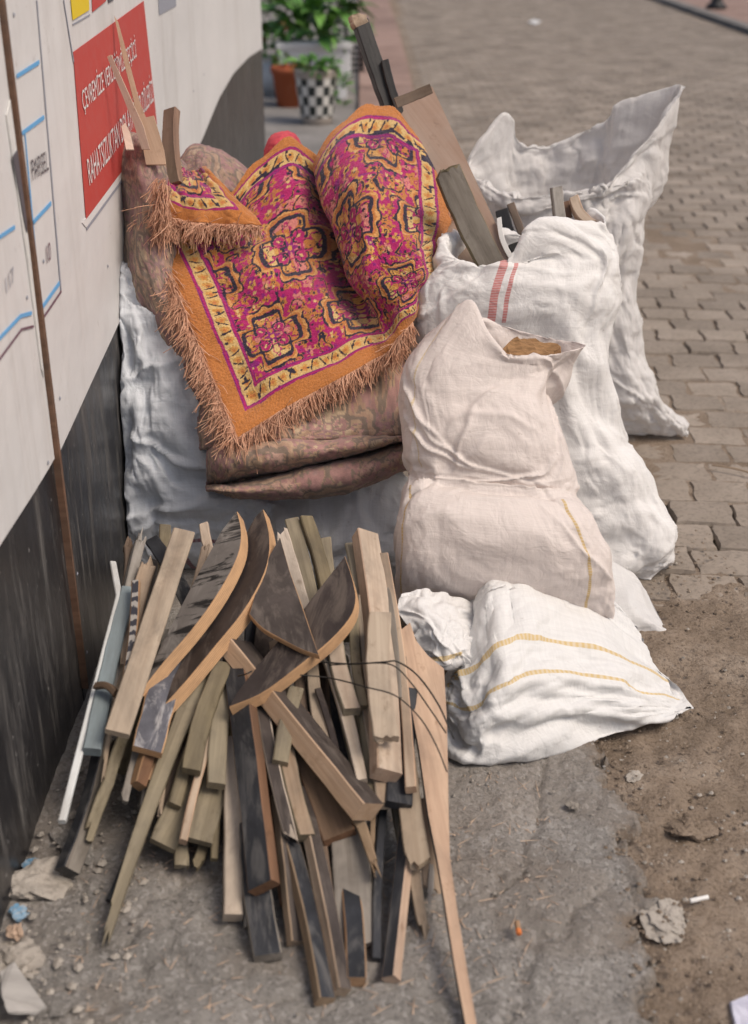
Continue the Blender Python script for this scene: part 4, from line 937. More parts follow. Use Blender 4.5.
# left cluster
S('thin kinked white painted strip leaning by the black board', 113, 563, 62, 822, 7, .012, 'white', .6, -10, [(119, 597)], warp=0)
S('blue-grey painted rail beside the thin white strip', 129, 590, 92, 752, 16, .022, 'bluegrey', .5, -10)
S('greyish batten with splintered top left of the long pine board', 141, 536, 112, 690, 11, .02, 'grey', .1, 20, brk=(.03, 0))
S('dark splintered stub at the back against the black board', 128, 545, 118, 620, 9, .02, 'brown', -.6, 0, brk=(.03, 0))
S('narrow strip with banded dark stripes left of the pine board', 136, 582, 122, 707, 9, .012, 'striped', 1.4, -15, side='orange')
S('tan rough slab behind the long pine board', 149, 563, 128, 668, 16, .018, 'pine', .2, 0, brk=(.02, 0))
S('long clean pine board resting on top at the left', 184, 532, 117, 734, 23, .014, 'pale', 1.5, -6)
S('short olive batten standing behind the pine board', 165, 527, 158, 620, 12, .016, 'olive', -.4)
S('short slate board tilted behind the pine board', 152, 540, 196, 620, 15, .014, 'slate', -.1, 0)
S('small brown block lying across the blue-grey rail', 96, 686, 116, 694, 7, .02, 'brown', 1.1, 0)
S('tan batten with grey side near the foot of the black board', 106, 740, 67, 872, 20, .030, 'grey', -1.6, 32, side='slate', lay1=-1.9)
S('bent brown offcut pointing down left beneath the pine board', 124, 735, 88, 836, 12, .018, 'olive', -1.0, 10, [(112, 786)], lay1=-1.6, brk=(0, .015))
S('white-smeared dark board end under the crescent boards', 196, 610, 147, 752, 30, .018, 'filmwhite', .3, -5, side='edge')
S('reddish batten end below the white-smeared board', 168, 700, 138, 786, 13, .024, 'redbrown', -.6, 25, side='orange')
S('thin yellowish stick end below the white-smeared board', 172, 700, 150, 782, 8, .014, 'orange', -.7, 0)
S('long olive-brown plank reaching farthest down at the left', 205, 668, 106, 936, 22, .020, 'olive', -.2, -6, lay1=-1.3, taper=(1, .42), brk=(0, .05))
S('dark grey strip standing in for ground shade beside the long olive plank', 160, 760, 112, 902, 12, .014, 'slate', -1.6, 0)  # dark strip modelled in place of the shade on the concrete here
S('olive batten with brown end right of the long olive plank', 224, 665, 191, 772, 19, .020, 'olive', .15, -8)
S('narrow olive batten wedged behind the brown-ended batten', 214, 700, 174, 806, 13, .016, 'olive', -.7, 10)
S('wide olive board with slanted end low at the left', 214, 745, 162, 846, 27, .018, 'olive', -1.3, 0)
S('thin yellowish edge strip crossing the olive boards', 226, 700, 183, 842, 8, .018, 'pine', -.5, 0, side='orange')
S('olive batten tucked below the second crescent board', 226, 690, 216, 786, 18, .020, 'olive', -.5, 5)
S('wide olive board with a knot hole at its end', 226, 740, 198, 842, 27, .016, 'olive', -1.2, 0)
S('notched olive offcut on the concrete under the knotted board', 190, 800, 182, 864, 14, .016, 'olive', -2.0, 0, brk=(0, .008))
S('small olive offcut beside the notched one', 206, 800, 197, 866, 11, .016, 'olive', -2.0, 0, brk=(0, .008))
S('pale batten standing alone left of the heavy dark board', 232, 740, 233, 918, 19, .026, 'pale', -1.2, 6, lay1=-.9)
S('heavy dark board with tan right edge at the centre', 236, 660, 264, 888, 27, .026, 'slate', .15, -32, side='redbrown')
S('blue-black board end below the heavy dark board', 252, 800, 268, 958, 27, .022, 'slate', -1.5, 0, side='grey', lay1=-1.2)
S('dark strip with torn pale end right of the heavy dark board', 262, 700, 290, 834, 13, .016, 'plum', -.3, 0, brk=(0, .02), side='pale')
S('short olive stub under the big crescent board', 296, 690, 280, 764, 16, .020, 'olive', .1, 0)
S('olive batten with dark square end at the centre', 284, 730, 306, 838, 17, .024, 'pine', -.5, 18, side='olive')
S('dark brown plank behind the diagonal board', 296, 720, 340, 838, 32, .024, 'brown', -.9, 0, side='redbrown')
S('diagonal board with dark face and pale side crossing the heap', 236, 648, 368, 812, 32, .040, 'plum', .35, 63, side='veneer', lay1=.3)
S('long thin batten with pale side, second from the bottom', 300, 790, 342, 992, 15, .024, 'plum', -1.0, 38, side='pine')
S('black-faced batten with pale side reaching farthest down at the centre', 276, 800, 325, 1002, 17, .024, 'slate', -1.5, 34, side='pine', lay1=-.8)
S('plum-faced batten with pale left edge ending on the black one', 280, 800, 296, 944, 15, .022, 'plum', -.9, 30, side='pine')
S('weathered grey plank with broken lower end at the centre', 348, 800, 357, 945, 37, .020, 'grey', -1.3, 0, brk=(0, .018), lay1=-1.0)
S('short dark board under the broken grey plank', 344, 860, 356, 982, 19, .022, 'slate', -2.0, 10, side='orange')
S('slim black-faced batten with pale right edge on the concrete', 410, 810, 391, 980, 15, .022, 'slate', -1.2, -36, side='orange')
S('splintered pale stick with pointed end', 412, 780, 424, 932, 13, .016, 'pale', -.9, 0, taper=(1.2, .8), brk=(0, .022))
S('pale plank with jagged split end beside the large plywood strip', 396, 660, 418, 862, 23, .016, 'pale', -.35, 0, brk=(0, .022))
S('wide tan scrap behind the splintered stick', 420, 800, 434, 888, 20, .010, 'pine', -1.3, 0, brk=(0, .01))
S('thick pine board with orange side, tallest at the centre right', 365, 536, 386, 776, 25, .034, 'pine', .45, 30, side='orange')
S('clean pine board lying on the thick orange-sided one', 380, 615, 386, 738, 24, .018, 'pale', 1.5, 6, brk=(0, .008))
S('thin pine strip right of the clean pine board', 384, 556, 411, 790, 10, .020, 'pine', .3, 0, side='orange')
S('narrow dark strip beside the thick pine board top', 379, 558, 398, 700, 8, .016, 'grey', .0, 0)
S('dark painted block end below the thick pine board', 404, 690, 398, 806, 26, .022, 'slate', -.2, 12)
S('pale block end beneath the thick pine board', 366, 700, 384, 806, 15, .022, 'pine', -.25, 15, side='pale')
S('pale stick with broken top beside the third crescent', 282, 534, 318, 660, 14, .016, 'pale', .1, 0, brk=(.02, 0))
S('dark olive batten standing behind the broken pale stick', 292, 521, 318, 640, 15, .018, 'olive', -.6, 0)
S('lighter olive batten at the back centre', 306, 519, 334, 640, 14, .020, 'olive', -.3, 20)
S('narrow olive batten top left of the big crescent point', 326, 540, 344, 640, 11, .016, 'olive', -.5, 0)
S('narrow brown batten top right of the big crescent point', 349, 545, 358, 660, 8, .014, 'olive', -.3, 0)
S('yellowish batten end right below the big crescent', 333, 610, 352, 712, 17, .022, 'pine', .35, 12, side='olive')
S('narrow olive batten right of the yellowish one', 354, 620, 364, 708, 10, .016, 'olive', .1, 0)
S('pale tapering stick below the big crescent', 320, 630, 362, 782, 17, .018, 'pale', .1, 8, taper=(1, .6))
S('greyish olive batten left of the pale block end', 362, 690, 370, 800, 12, .016, 'olive', -.4, 0)
S('yellow splintered tip below the diagonal board', 340, 790, 376, 870, 11, .016, 'pine', -.3, 0, [(362, 826)], brk=(0, .018), taper=(1.2, .7))
S('pale stick under the big crescent at the centre', 312, 660, 330, 760, 13, .016, 'pale', -.4, 0)
S('brown batten in shadow under the big crescent', 300, 660, 312, 760, 12, .018, 'brown', -.8, 0)
S('olive scrap behind the slate board at the back left', 204, 525, 222, 575, 10, .014, 'pine', -.5, 0)
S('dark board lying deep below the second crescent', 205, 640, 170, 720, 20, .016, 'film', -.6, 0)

# thin slats wedged between the larger pieces
S('thin grey slat between the heavy dark board and the pale batten', 246, 760, 248, 930, 7, .012, 'grey', -1.4, 0, brk=(0, .02))
S('thin pale slat hugging the right side of the heavy dark board', 280, 770, 298, 900, 6, .012, 'pale', -1.0, 0, brk=(0, .02))
S('thin brown slat left of the broken grey plank', 318, 800, 340, 935, 8, .012, 'brown', -1.3, 0, brk=(0, .02))
S('splintered yellow sliver right of the broken grey plank', 374, 800, 380, 925, 6, .010, 'pine', -1.2, 0, brk=(0, .03), taper=(1, .5))
S('dark slat between the broken grey plank and the slim black batten', 384, 800, 376, 960, 9, .014, 'slate', -1.7, 10)
S('thin olive slat beside the knotted olive board', 236, 700, 214, 860, 7, .012, 'olive', -1.5, 0)
S('thin grey slat above the bent brown offcut', 150, 690, 124, 800, 8, .012, 'grey', -.6, 0, brk=(0, .015))
S('thin pale sliver across the reddish batten end', 186, 690, 160, 808, 6, .010, 'pale', -.9, 0, brk=(0, .02))
S('narrow brown slat under the yellowish batten end', 340, 640, 356, 760, 7, .012, 'brown', -.3, 0)
S('thin tan slat left of the thick pine board', 358, 600, 374, 740, 6, .012, 'pale', .15, 0, brk=(.02, .02))
S('thin dark slat left of the pale stick under the big crescent', 318, 690, 344, 800, 7, .012, 'film', -.2, 0)
S('thin rust-brown slat below the dark strip with torn end', 268, 760, 284, 910, 7, .012, 'redbrown', -1.3, 0, brk=(0, .02))
S('pale sliver leaning on the blue-grey rail', 134, 640, 104, 770, 5, .010, 'pale', .1, 0, brk=(.03, .03))
S('thin weathered slat right of the splintered pale stick', 424, 760, 430, 905, 6, .010, 'grey', -1.1, 0, brk=(0, .025))
S('short grey slat lying low at the left edge of the heap', 96, 770, 78, 850, 8, .014, 'grey', -2.0, 0, brk=(0, .02))
S('broken tan lath behind the first crescent', 206, 545, 170, 660, 8, .012, 'pine', .2, 0, brk=(.03, 0))
# buried pieces that fill the heap
rf = random.Random(12)
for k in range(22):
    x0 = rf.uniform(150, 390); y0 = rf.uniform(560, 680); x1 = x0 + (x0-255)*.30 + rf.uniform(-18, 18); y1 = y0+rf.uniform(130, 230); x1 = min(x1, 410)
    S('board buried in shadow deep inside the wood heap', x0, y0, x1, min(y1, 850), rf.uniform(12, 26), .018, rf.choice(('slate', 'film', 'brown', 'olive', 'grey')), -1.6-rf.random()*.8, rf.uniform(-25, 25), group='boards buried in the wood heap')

# plywood offcuts cut to curves
def plate(label, outline, anchor, nrm, th, mat, sidemat='edge', name='curved_plywood_offcut', cat='plywood', group='curved plywood offcuts', dense=True, parent=None):
    if nrm is None:
        A0 = anchor[0]; n = np.cross(anchor[1]-anchor[0], anchor[2]-anchor[0]); n /= np.linalg.norm(n)
        if np.dot(n, CAM-A0) < 0: n = -n
    else:
        a, b = nrm; A0 = np.asarray(anchor); n = -FW+RT*a+UP*b; n /= np.linalg.norm(n)
    pts = []
    for (px, py) in outline:
        r = ray(px, py); pts.append(CAM+r*(np.dot(A0-CAM, n)/np.dot(r, n)))
    xd = pts[len(pts)//2]-pts[0]; xd -= n*np.dot(xd, n); xd /= np.linalg.norm(xd); yd = np.cross(n, xd)
    o0 = pts[0]; l2 = [(np.dot(p-o0, xd), np.dot(p-o0, yd)) for p in pts]; N_ = len(l2); ch = .0016
    ctr = np.mean(l2, 0)
    ins = [tuple(np.array(p)+(ctr-np.array(p))/np.linalg.norm(ctr-np.array(p))*ch) for p in l2]
    vs = [(x, y, 0) for x, y in ins]+[(x, y, -ch) for x, y in l2]+[(x, y, -th) for x, y in l2]
    fs = [tuple(range(N_))]; fm = [0]
    for r_ in (0, 1):
        for k in range(N_): j = (k+1) % N_; fs.append((r_*N_+k, (r_+1)*N_+k, (r_+1)*N_+j, r_*N_+j)); fm.append(1)
    fs.append(tuple(2*N_+k for k in range(N_-1, -1, -1))); fm.append(0)
    o = mesh(name, vs, fs, [M[mat], M[sidemat]], None, False, fm)
    bm = bmesh.new(); bm.from_mesh(o.data); bmesh.ops.recalc_face_normals(bm, faces=bm.faces); bm.to_mesh(o.data); bm.free()
    o.matrix_world = Matrix(((xd[0], yd[0], n[0], o0[0]), (xd[1], yd[1], n[1], o0[1]), (xd[2], yd[2], n[2], o0[2]), (0, 0, 0, 1)))
    return tag(o, label, cat, group)
def smooth_px(pts, n):
    return [tuple(p) for p in cr_axis(np.array(pts, float), n)]
def an(px, py, lay): return atZ(px, py, zp(py, lay))
c1 = smooth_px([(237, 511), (241, 528), (240, 548), (231, 571), (214, 600), (190, 632), (163, 663), (140, 692)], 22) + [(158, 652), (178, 612), (200, 570), (222, 530)]
plate('grey-faced crescent board with dark scratches, leftmost of the curved offcuts', c1, an(190, 600, 1.6), (-.72, 1.2), .029, 'filmsmear')
c2 = smooth_px([(263, 509), (269, 532), (269, 556), (261, 581), (243, 612), (216, 645), (186, 681), (156, 714)], 22) + [(168, 688), (188, 650), (212, 612), (232, 572), (245, 536), (255, 517)]
plate('long dark crescent board between the scratched crescent and the wide wedge', c2, an(215, 610, 1.2), (-.72, 1.2), .030, 'film')
c4 = smooth_px([(345, 556), (353, 580), (356, 600), (350, 618), (330, 641), (300, 665), (262, 693), (229, 707)], 24) + [(236, 694), (262, 660), (290, 626), (318, 590)]
plate('largest crescent board with sharp left point, dark film face', c4, an(300, 640, 1.5), (-.30, 1.05), .029, 'film')
c3 = [(280, 537), (290, 572), (301, 602), (311, 632), (319, 655)] + smooth_px([(319, 655), (303, 650), (283, 640), (262, 628), (249, 614)], 12)[1:] + [(254, 596), (262, 575), (270, 554)]
plate('dark wedge board with curved lower edge lying over the largest crescent', c3, an(285, 600, 2.1), (-.10, .95), .014, 'plum')
# long plywood strip at the right of the heap that runs out to a tail
c5 = [(400, 630), (410, 622), (416, 640), (428, 655), (444, 668), (447, 720), (448, 760), (449, 810), (450, 858), (458, 915), (468, 975), (478, 1032), (467, 1032), (455, 968), (445, 905), (437, 858), (428, 815), (419, 750), (408, 690)]
plate('long orange plywood strip narrowing to a thin tail on the concrete', c5, (atZ(405, 626, .27), atZ(472, 1030, .050), atZ(445, 668, .235)), None, .012, 'orange', 'slate', 'plywood_strip', 'plywood', 'timber offcuts in the heap')
# upper boards
def U(label, a, b, wpx, th, mat, roll=0, **kw):
    return stick(label, [atY(*a), atY(*b)], wpx, th, mat, roll, group='boards standing among the sacks', **kw)
def plate_abs(label, outline, anchor, nrm, th, mat, side): return plate(label, outline, anchor, nrm, th, mat, side, 'standing_board', 'board', 'boards standing among the sacks')
plate_abs('broad brown panel with darker end strip rising behind the rug', [(391, 103), (432, 86), (500, 232), (514, 262), (470, 285), (430, 200)], atY(440, 170, 3.30), (-.25, .25), .016, 'panel', 'olive')
U('darker cross strip nailed over the end of the brown panel', (395.5, 103, 3.26), (431, 88.5, 3.30), 10, .006, 'brown', 0, name='panel_strip', cat='board')
U('weathered grey plank leaning out of the red-banded sack', (446, 168, 3.10), (496, 274, 3.06), 27, .022, 'grey', 15, side='olive', brk=(.018, 0), name='standing_board', cat='board')
U('black painted post with chipped raw top behind the rug', (360, 22, 3.55), (398, 130, 3.45), 15, .035, 'black', 18, name='standing_board', cat='post')
b_ = U('raw splintered tip of the black post', (357.5, 17.5, 3.552), (361.5, 27, 3.548), 15.6, .036, 'pine', 18, name='splintered_tip', cat='post', brk=(.01, .006))
par = [x for x in bpy.data.objects if x.get('label', '').startswith('black painted post')][0]
bpy.context.view_layer.update(); mw = b_.matrix_world.copy(); b_.parent = par; b_.matrix_parent_inverse = par.matrix_world.inverted(); b_.matrix_world = mw
for k in ('category', 'group', 'label'):
    if k in b_: del b_[k]
U('shorter black slat right of the chipped black post', (384.5, 61, 3.50), (402, 118, 3.44), 8, .02, 'black', 10, name='standing_board', cat='post')
U('red-brown stake upright between the rug and the hoarding', (172, 111, 3.30), (176, 185, 3.16), 14, .028, 'brown', -28, side='redbrown', name='standing_board', cat='stake')
U('grey batten end poking from the red-banded sack', (556, 187, 3.18), (566, 250, 3.14), 11, .02, 'grey', 20, name='standing_board', cat='board')
U('brown board end leaning right in the red-banded sack', (574, 200, 3.20), (592, 226, 3.12), 10, .03, 'pine', 20, side='orange', name='standing_board', cat='board')
U('small brown block between the boards in the sack mouth', (562, 204, 3.22), (572, 240, 3.16), 16, .02, 'redbrown', 0, name='standing_board', cat='board')
U('white plastic strip beside the grey leaning plank', (499, 218, 3.16), (514, 262, 3.08), 5, .006, 'offwhite', 0, name='plastic_strip', cat='strip')
U('dark board end sunk in the sack mouth', (502, 212, 3.3), (520, 256, 3.16), 13, .02, 'black', 10, name='standing_board', cat='board')
U('brown sliver beside the dark board end', (511, 205, 3.36), (528, 250, 3.2), 8, .014, 'brown', 0, name='standing_board', cat='board')
# thin splintery plywood leaning on the hoarding
plate_abs('pale splintered veneer sheet leaning on the red notice', [(114, 15), (118, 22), (128, 58), (139, 100), (146, 118), (154, 116), (164, 150), (166, 165), (146, 165), (142, 142), (133, 100), (122, 55)], (atX(114, 15, -.628), atX(144, 165, -.56), atY(166, 165, atX(144, 165, -.56)[1])), None, .005, 'veneer', 'veneer')
plate_abs('thin brown splinter beside the pale veneer sheet', [(107, 57), (111, 55), (126, 88), (144, 128), (150, 150), (142, 150), (134, 125), (120, 90)], (atX(108, 56, -.615), atX(142, 150, -.560), atY(150, 150, atX(142, 150, -.560)[1])), None, .004, 'veneer', 'orange')
plate_abs('small pale splinter at the base of the veneer', [(121, 126), (125, 122), (130, 132), (134, 150), (126, 150)], (atX(122, 124, -.60), atX(126, 150, -.59), atY(134, 150, atX(126, 150, -.59)[1])), None, .004, 'veneer', 'pine')

# ------------------------------------------------------------------ wire
def wire(label, pts, r=.0016, mat=None):
    P = np.array([atZ(x, y, z) for x, y, z in pts]); P = cr_axis(P, 60); vs = []; fs = []
    for i, p in enumerate(P):
        d = P[min(i+1, 59)]-P[max(i-1, 0)]; d /= np.linalg.norm(d); u = np.cross(d, UP); u /= np.linalg.norm(u); v = np.cross(d, u)
        for k in range(6): t = k*math.pi/3; vs.append(p+(u*math.cos(t)+v*math.sin(t))*r)
    for i in range(59):
        for k in range(6): fs.append((i*6+k, i*6+(k+1) % 6, i*6+6+(k+1) % 6, i*6+6+k))
    o = mesh('wire', vs, fs, mat, None, True); return tag(o, label, 'wire', 'wires over the wood heap')
wm, *_ = newmat('black_wire', .5, (.02, .018, .016))
wz = lambda y, l: zp(y, l)+.02
wire('upper black wire looping over the pine boards to the lying sack', [(322, 662, wz(662, 1.4)), (352, 664, wz(664, 1.8)), (384, 662, wz(662, 2.6)), (398, 662, wz(662, 2.6)), (418, 676, wz(676, 1.8)), (438, 704, wz(704, 1.5)), (454, 739, wz(739, 1.2))], .0017, wm)
wire('middle black wire running close under the upper one', [(330, 665, wz(665, 1.4)), (372, 663, wz(663, 2.4)), (394, 666, wz(666, 2.4)), (412, 684, wz(684, 1.8)), (432, 712, wz(712, 1.4)), (446, 733, wz(733, 1.2))], .0014, wm)
wire('lowest black wire sagging across the pine boards', [(300, 675, wz(675, 1.4)), (330, 678, wz(678, 1.3)), (366, 687, wz(687, 2.3)), (396, 696, wz(696, 2.2)), (420, 718, wz(718, 1.6)), (436, 745, wz(745, 1.2)), (447, 772, wz(772, .8))], .0014, wm)
wire('short rusty wire tie round the diagonal board', [(238, 676, wz(676, 1.0)), (246, 674, wz(674, 1.6)), (252, 671, wz(671, 1.6))], .0014, wm)

# ------------------------------------------------------------------ debris on the ground
def chunk(name, px, py, z, size, mat, label, cat, seed, flat=.5, group=None):
    rr = random.Random(seed); bm = bmesh.new(); bmesh.ops.create_icosphere(bm, subdivisions=4, radius=1)
    for v in bm.verts:
        q = v.co.copy(); k = 1+.55*(vnoise(q.x*1.7+seed, q.y*1.7+q.z*2.3, seed)-.5)*2+.30*(fbm(q.x*5+seed, q.y*5+q.z*4, seed+3, 3)-.5)*2
        v.co = Vector((q.x*size[0]*k, q.y*size[1]*k, max(-.3, q.z)*size[0]*flat*k))
    me = bpy.data.meshes.new(name); bm.to_mesh(me); bm.free(); o = link(name, me, mat); o.location = V(atZ(px, py, z)); o.rotation_euler = (rr.uniform(-.1, .1), rr.uniform(-.1, .1), rr.uniform(0, 6))
    return tag(o, label, cat, group)
M['stone'] = paver_mat('pale_rubble', (.24, .215, .185), (.31, .28, .245), (.40, .365, .325))
M['bluepaint'] = paint_mat('blue_flaked_paint', (.12, .26, .40), (.38, .38, .37), .85, 45)
chunk('concrete_chunk', 668, 918, .02, (.045, .032), M['stone'], 'pale flat concrete chunk on the slab edge, beside the dirt', 'rubble', 1, .22)
chunk('concrete_chunk', 690, 828, .012, (.045, .03), M['dirt'], 'dirt-covered clod halfway along the dirt edge', 'rubble', 2, .45)
chunk('concrete_chunk', 573, 806, .032, (.012, .009), M['stone'], 'tiny grey stone below the lying sack', 'rubble', 3, .5)
chunk('concrete_chunk', 634, 776, .018, (.012, .014), M['stone'], 'pale chip at the edge of dirt and slab', 'rubble', 4, .4)
chunk('rubble_lump', 36, 884, .02, (.045, .05), M['stone'], 'pale rubble lump at the foot of the black board', 'rubble', 5, .55)
chunk('rubble_lump', 36, 866, .032, (.020, .012), M['bluepaint'], 'blue-painted plaster fragment against the black board', 'plaster', 6, .5)
chunk('rubble_lump', 20, 912, .032, (.016, .014), M['bluepaint'], 'smaller blue-painted fragment nearer the bottom left corner', 'plaster', 7, .5)
chunk('rubble_lump', 12, 962, .02, (.04, .05), M['stone'], 'grey rubble lump in the bottom left corner', 'rubble', 8, .5)
chunk('rubble_lump', 60, 1010, .02, (.05, .06), M['concrete'], 'flat rubble lump at the bottom edge, left', 'rubble', 9, .25)
chunk('brick_crumb', 16, 932, .045, (.012, .014), M['orange'], 'orange brick crumb among the corner rubble', 'brick', 10, .7)
chunk('rubble_lump', 70, 842, .03, (.02, .05), M['concrete'], 'dark rubble lump under the tan batten', 'rubble', 14, .4)
lump('paper_scrap', [atZ(0, 972, .06), atZ(14, 962, .065), atZ(46, 1006, .055), atZ(36, 1012, .05), atZ(8, 1012, .055), atZ(2, 996, .06)], .004, M['dullpaper'], None, 'dirty white paper scrap in the bottom left corner', 'paper', 5, 2, .03)
lump('cloth_scrap', [atZ(731, 1002, .02), atZ(748, 994, .02), atZ(775, 1010, .02), atZ(770, 1040, .02), atZ(738, 1036, .02)], .02, paint_mat('bluish_cloth', (.55, .55, .64), (.40, .40, .5), .9, 30), None, 'bluish white cloth scrap in the bottom right corner', 'cloth', 6, 4, .08)
# cigarette butts
def butt(label, a, b, r, mats, z):
    P0, P1 = atZ(*a, z), atZ(*b, z); d = P1-P0; L = np.linalg.norm(d); d /= L; u = np.cross(d, [0, 0, 1]); u /= np.linalg.norm(u); v = np.cross(u, d)
    vs = []; fs = []; fm = []
    for i, (s, q) in enumerate(((0, .92), (.02, 1), (.35, 1), (.37, 1), (.7, .96), (.98, 1.02), (1, .9))):
        for k in range(10): t = k*math.pi/5; vs.append(P0+d*L*s+(u*math.cos(t)+v*math.sin(t))*r*q*(1+.08*math.sin(k*3+i)))
    for i in range(6):
        for k in range(10): fs.append((i*10+k, i*10+(k+1) % 10, i*10+10+(k+1) % 10, i*10+10+k)); fm.append(1 if i < 2 else 0)
    fs += [tuple(range(9, -1, -1)), tuple(60+k for k in range(10))]; fm += [1, 0]
    o = mesh('cigarette_butt', vs, fs, mats, None, True, fm); return tag(o, label, 'cigarette butt')
butt('white cigarette butt lying on the brown dirt', (690, 901), (708, 897), .0042, [M['offwhite'], M['offwhite']], .028)
butt('orange cigarette filter on the grey concrete', (519, 934), (517, 922), .005, [M['orange'], paint_mat('orange_filter', (.65, .20, .05), (.5, .15, .05), .8)], .05)
# straw
stick('dry straw stalk lying on the grey blocks', [atZ(712, 465, .012), atZ(760, 476, .010)], 2.2, .004, 'pine', name='straw', cat='straw', group=None)
# pebbles
pv = []; pf = []; rq = random.Random(8)
def pebble(x, y, z, s):
    b0 = len(pv); a = rq.uniform(0, 6)
    for (dx, dy, dz) in ((1, 0, 0), (.3, .9, .1), (-.8, .5, 0), (-.7, -.6, .1), (.4, -.9, 0), (.1, 0, .75), (-.2, .1, -.5)):
        q = s*rq.uniform(.7, 1.2); pv.append((x+(dx*math.cos(a)-dy*math.sin(a))*q, y+(dx*math.sin(a)+dy*math.cos(a))*q, z+dz*q*.8))
    for k in range(5): pf.append((b0+k, b0+(k+1) % 5, b0+5)); pf.append((b0+(k+1) % 5, b0+k, b0+6))
for k in range(900):
    y = rq.uniform(1.3, 3.1); x = np.interp(y, bY, bX)+abs(rq.gauss(0, .35)); pebble(x, y, .010+rq.uniform(-.006, .01), rq.choice((.0015, .002, .002, .0025, .003, .004, .006)))
for k in range(900):
    y = rq.uniform(1.3, 2.4); x = rq.uniform(-.6, np.interp(y, bY, bX)-.02); pebble(x, y, .033, rq.choice((.0012, .0015, .002, .0025, .004)))
for k in range(260):
    pebble(rq.uniform(-.63, -.40), rq.uniform(1.35, 2.3), .034, rq.choice((.003, .004, .006, .010)))
o = mesh('gravel', pv, pf, M['stone']); pv2, pf2 = pv, pf
pv = []; pf = []
for k in range(4200):
    y = rq.uniform(1.25, 2.4); x = rq.uniform(-.62, np.interp(y, bY, bX)-.015); ix = int((x+.72)/.0075); iy = int((y-1.1)/.0075); pebble(x, y, hh[iy, ix]+.0005, rq.choice((.0014, .0018, .0022, .003, .004)))
o2 = mesh('concrete_grit', pv, pf, M['concrete']); tag(o2, 'fine grey grit bedded in the rough concrete', 'grit', kind='stuff')
pv = []; pf = []
for k in range(4200):
    y = rq.uniform(1.3, 3.1); x = np.interp(y, bY, bX)+(rq.uniform(0, .9) if k % 4 else rq.gauss(-.01, .035)); pebble(x, y, (.010 if k % 4 else .022)+rq.uniform(-.01, .008), rq.choice((.0015, .002, .003, .004, .006)))
o3 = mesh('dirt_crumbs', pv, pf, M['dirt']); tag(o3, 'crumbs of brown soil over the dirt patch', 'soil', kind='stuff')
sv_ = []; sf_ = []
for k in range(420):
    px_, py_ = (rq.uniform(70, 470), rq.uniform(800, 1015)) if k % 3 else (rq.uniform(430, 560), rq.uniform(770, 1000))
    c0 = atZ(px_, py_, .036); a = rq.uniform(0, 3.14); L_ = rq.choice((.004, .006, .008, .012, .02)); w2 = rq.uniform(.0006, .0014); dx, dy = math.cos(a)*L_, math.sin(a)*L_; b0 = len(sv_)
    ix = int((c0[0]+.72)/.0075); iy = int((c0[1]-1.1)/.0075); z0 = (hh[iy, ix] if 0 <= ix < hh.shape[1] and 0 <= iy < hh.shape[0] else .03)+.002
    for (e, f_, h_) in ((-1, 1, 0), (-1, -1, 0), (1, 0, .001), (-.2, 0, .002)): sv_.append((c0[0]+dx*e-dy/L_*w2*f_, c0[1]+dy*e+dx/L_*w2*f_, z0+h_))
    sf_ += [(b0, b0+1, b0+3), (b0+1, b0+2, b0+3), (b0+2, b0, b0+3), (b0, b0+2, b0+1)]
o4 = mesh('wood_splinters', sv_, sf_, M['veneer']); tag(o4, 'pale splinters and chips strewn round the wood heap', 'splinters', kind='stuff')
tag(o, 'loose grit and small stones scattered over slab and dirt', 'gravel', kind='stuff')

# ------------------------------------------------------------------ plants and pots beyond the hoarding
def leafmat(name, c0, c1):
    m, n, l, b = newmat(name, .5, spec=.4); t = NT(m); oi = t.add('ShaderNodeObjectInfo')
    l.new(t.ramp(t.math('FRACT', t.math('ADD', oi.outputs['Random'], t.noise(t.coord(g3(6)), 1, 3))), [(.1, c0), (.9, c1)]), b.inputs['Base Color']); return m
M['leaf'] = leafmat('green_leaf', (.05, .145, .025), (.16, .33, .07)); M['leafdark'] = leafmat('dark_leaf', (.015, .035, .012), (.04, .075, .025)); M['leafor'] = leafmat('orange_leaf', (.38, .13, .04), (.25, .18, .05))
def leaf_mesh(name, L, W, bend, mat):
    vs = []; fs = []; n = 7
    for i in range(n+1):
        t = i/n; w_ = W*math.sin(math.pi*min(1, t*.93+.05))**.8*(1-.25*t); x = L*t*math.cos(bend*t*.6); z = L*(.25*t-bend*t*t*.6)
        vs += [(x, -w_, z+.12*W), (x, 0, z-.10*W), (x, w_, z+.12*W)]
    for i in range(n):
        for k in (0, 1): fs.append((i*3+k, i*3+k+1, i*3+4+k, i*3+3+k))
    me = bpy.data.meshes.new(name); me.from_pydata(vs, [], fs); me.update(); me.materials.append(mat); me.polygons.foreach_set('use_smooth', [True]*len(me.polygons)); return me
def plant(root, centre, n, spread, h, meshes, seed, sc=(.7, 1.3)):
    rr = random.Random(seed)
    for k in range(n):
        o = bpy.data.objects.new('leaf', rr.choice(meshes)); COL.objects.link(o); o.parent = root
        a = rr.uniform(0, 6.283); r = math.sqrt(rr.random()); s = rr.uniform(*sc)
        o.location = (centre[0]+math.cos(a)*r*spread[0], centre[1]+math.sin(a)*r*spread[1], centre[2]+rr.random()**.8*h)
        o.rotation_euler = (rr.uniform(-.5, .5), rr.uniform(-.9, .3), a+rr.uniform(-.6, .6)); o.scale = (s, s, s)
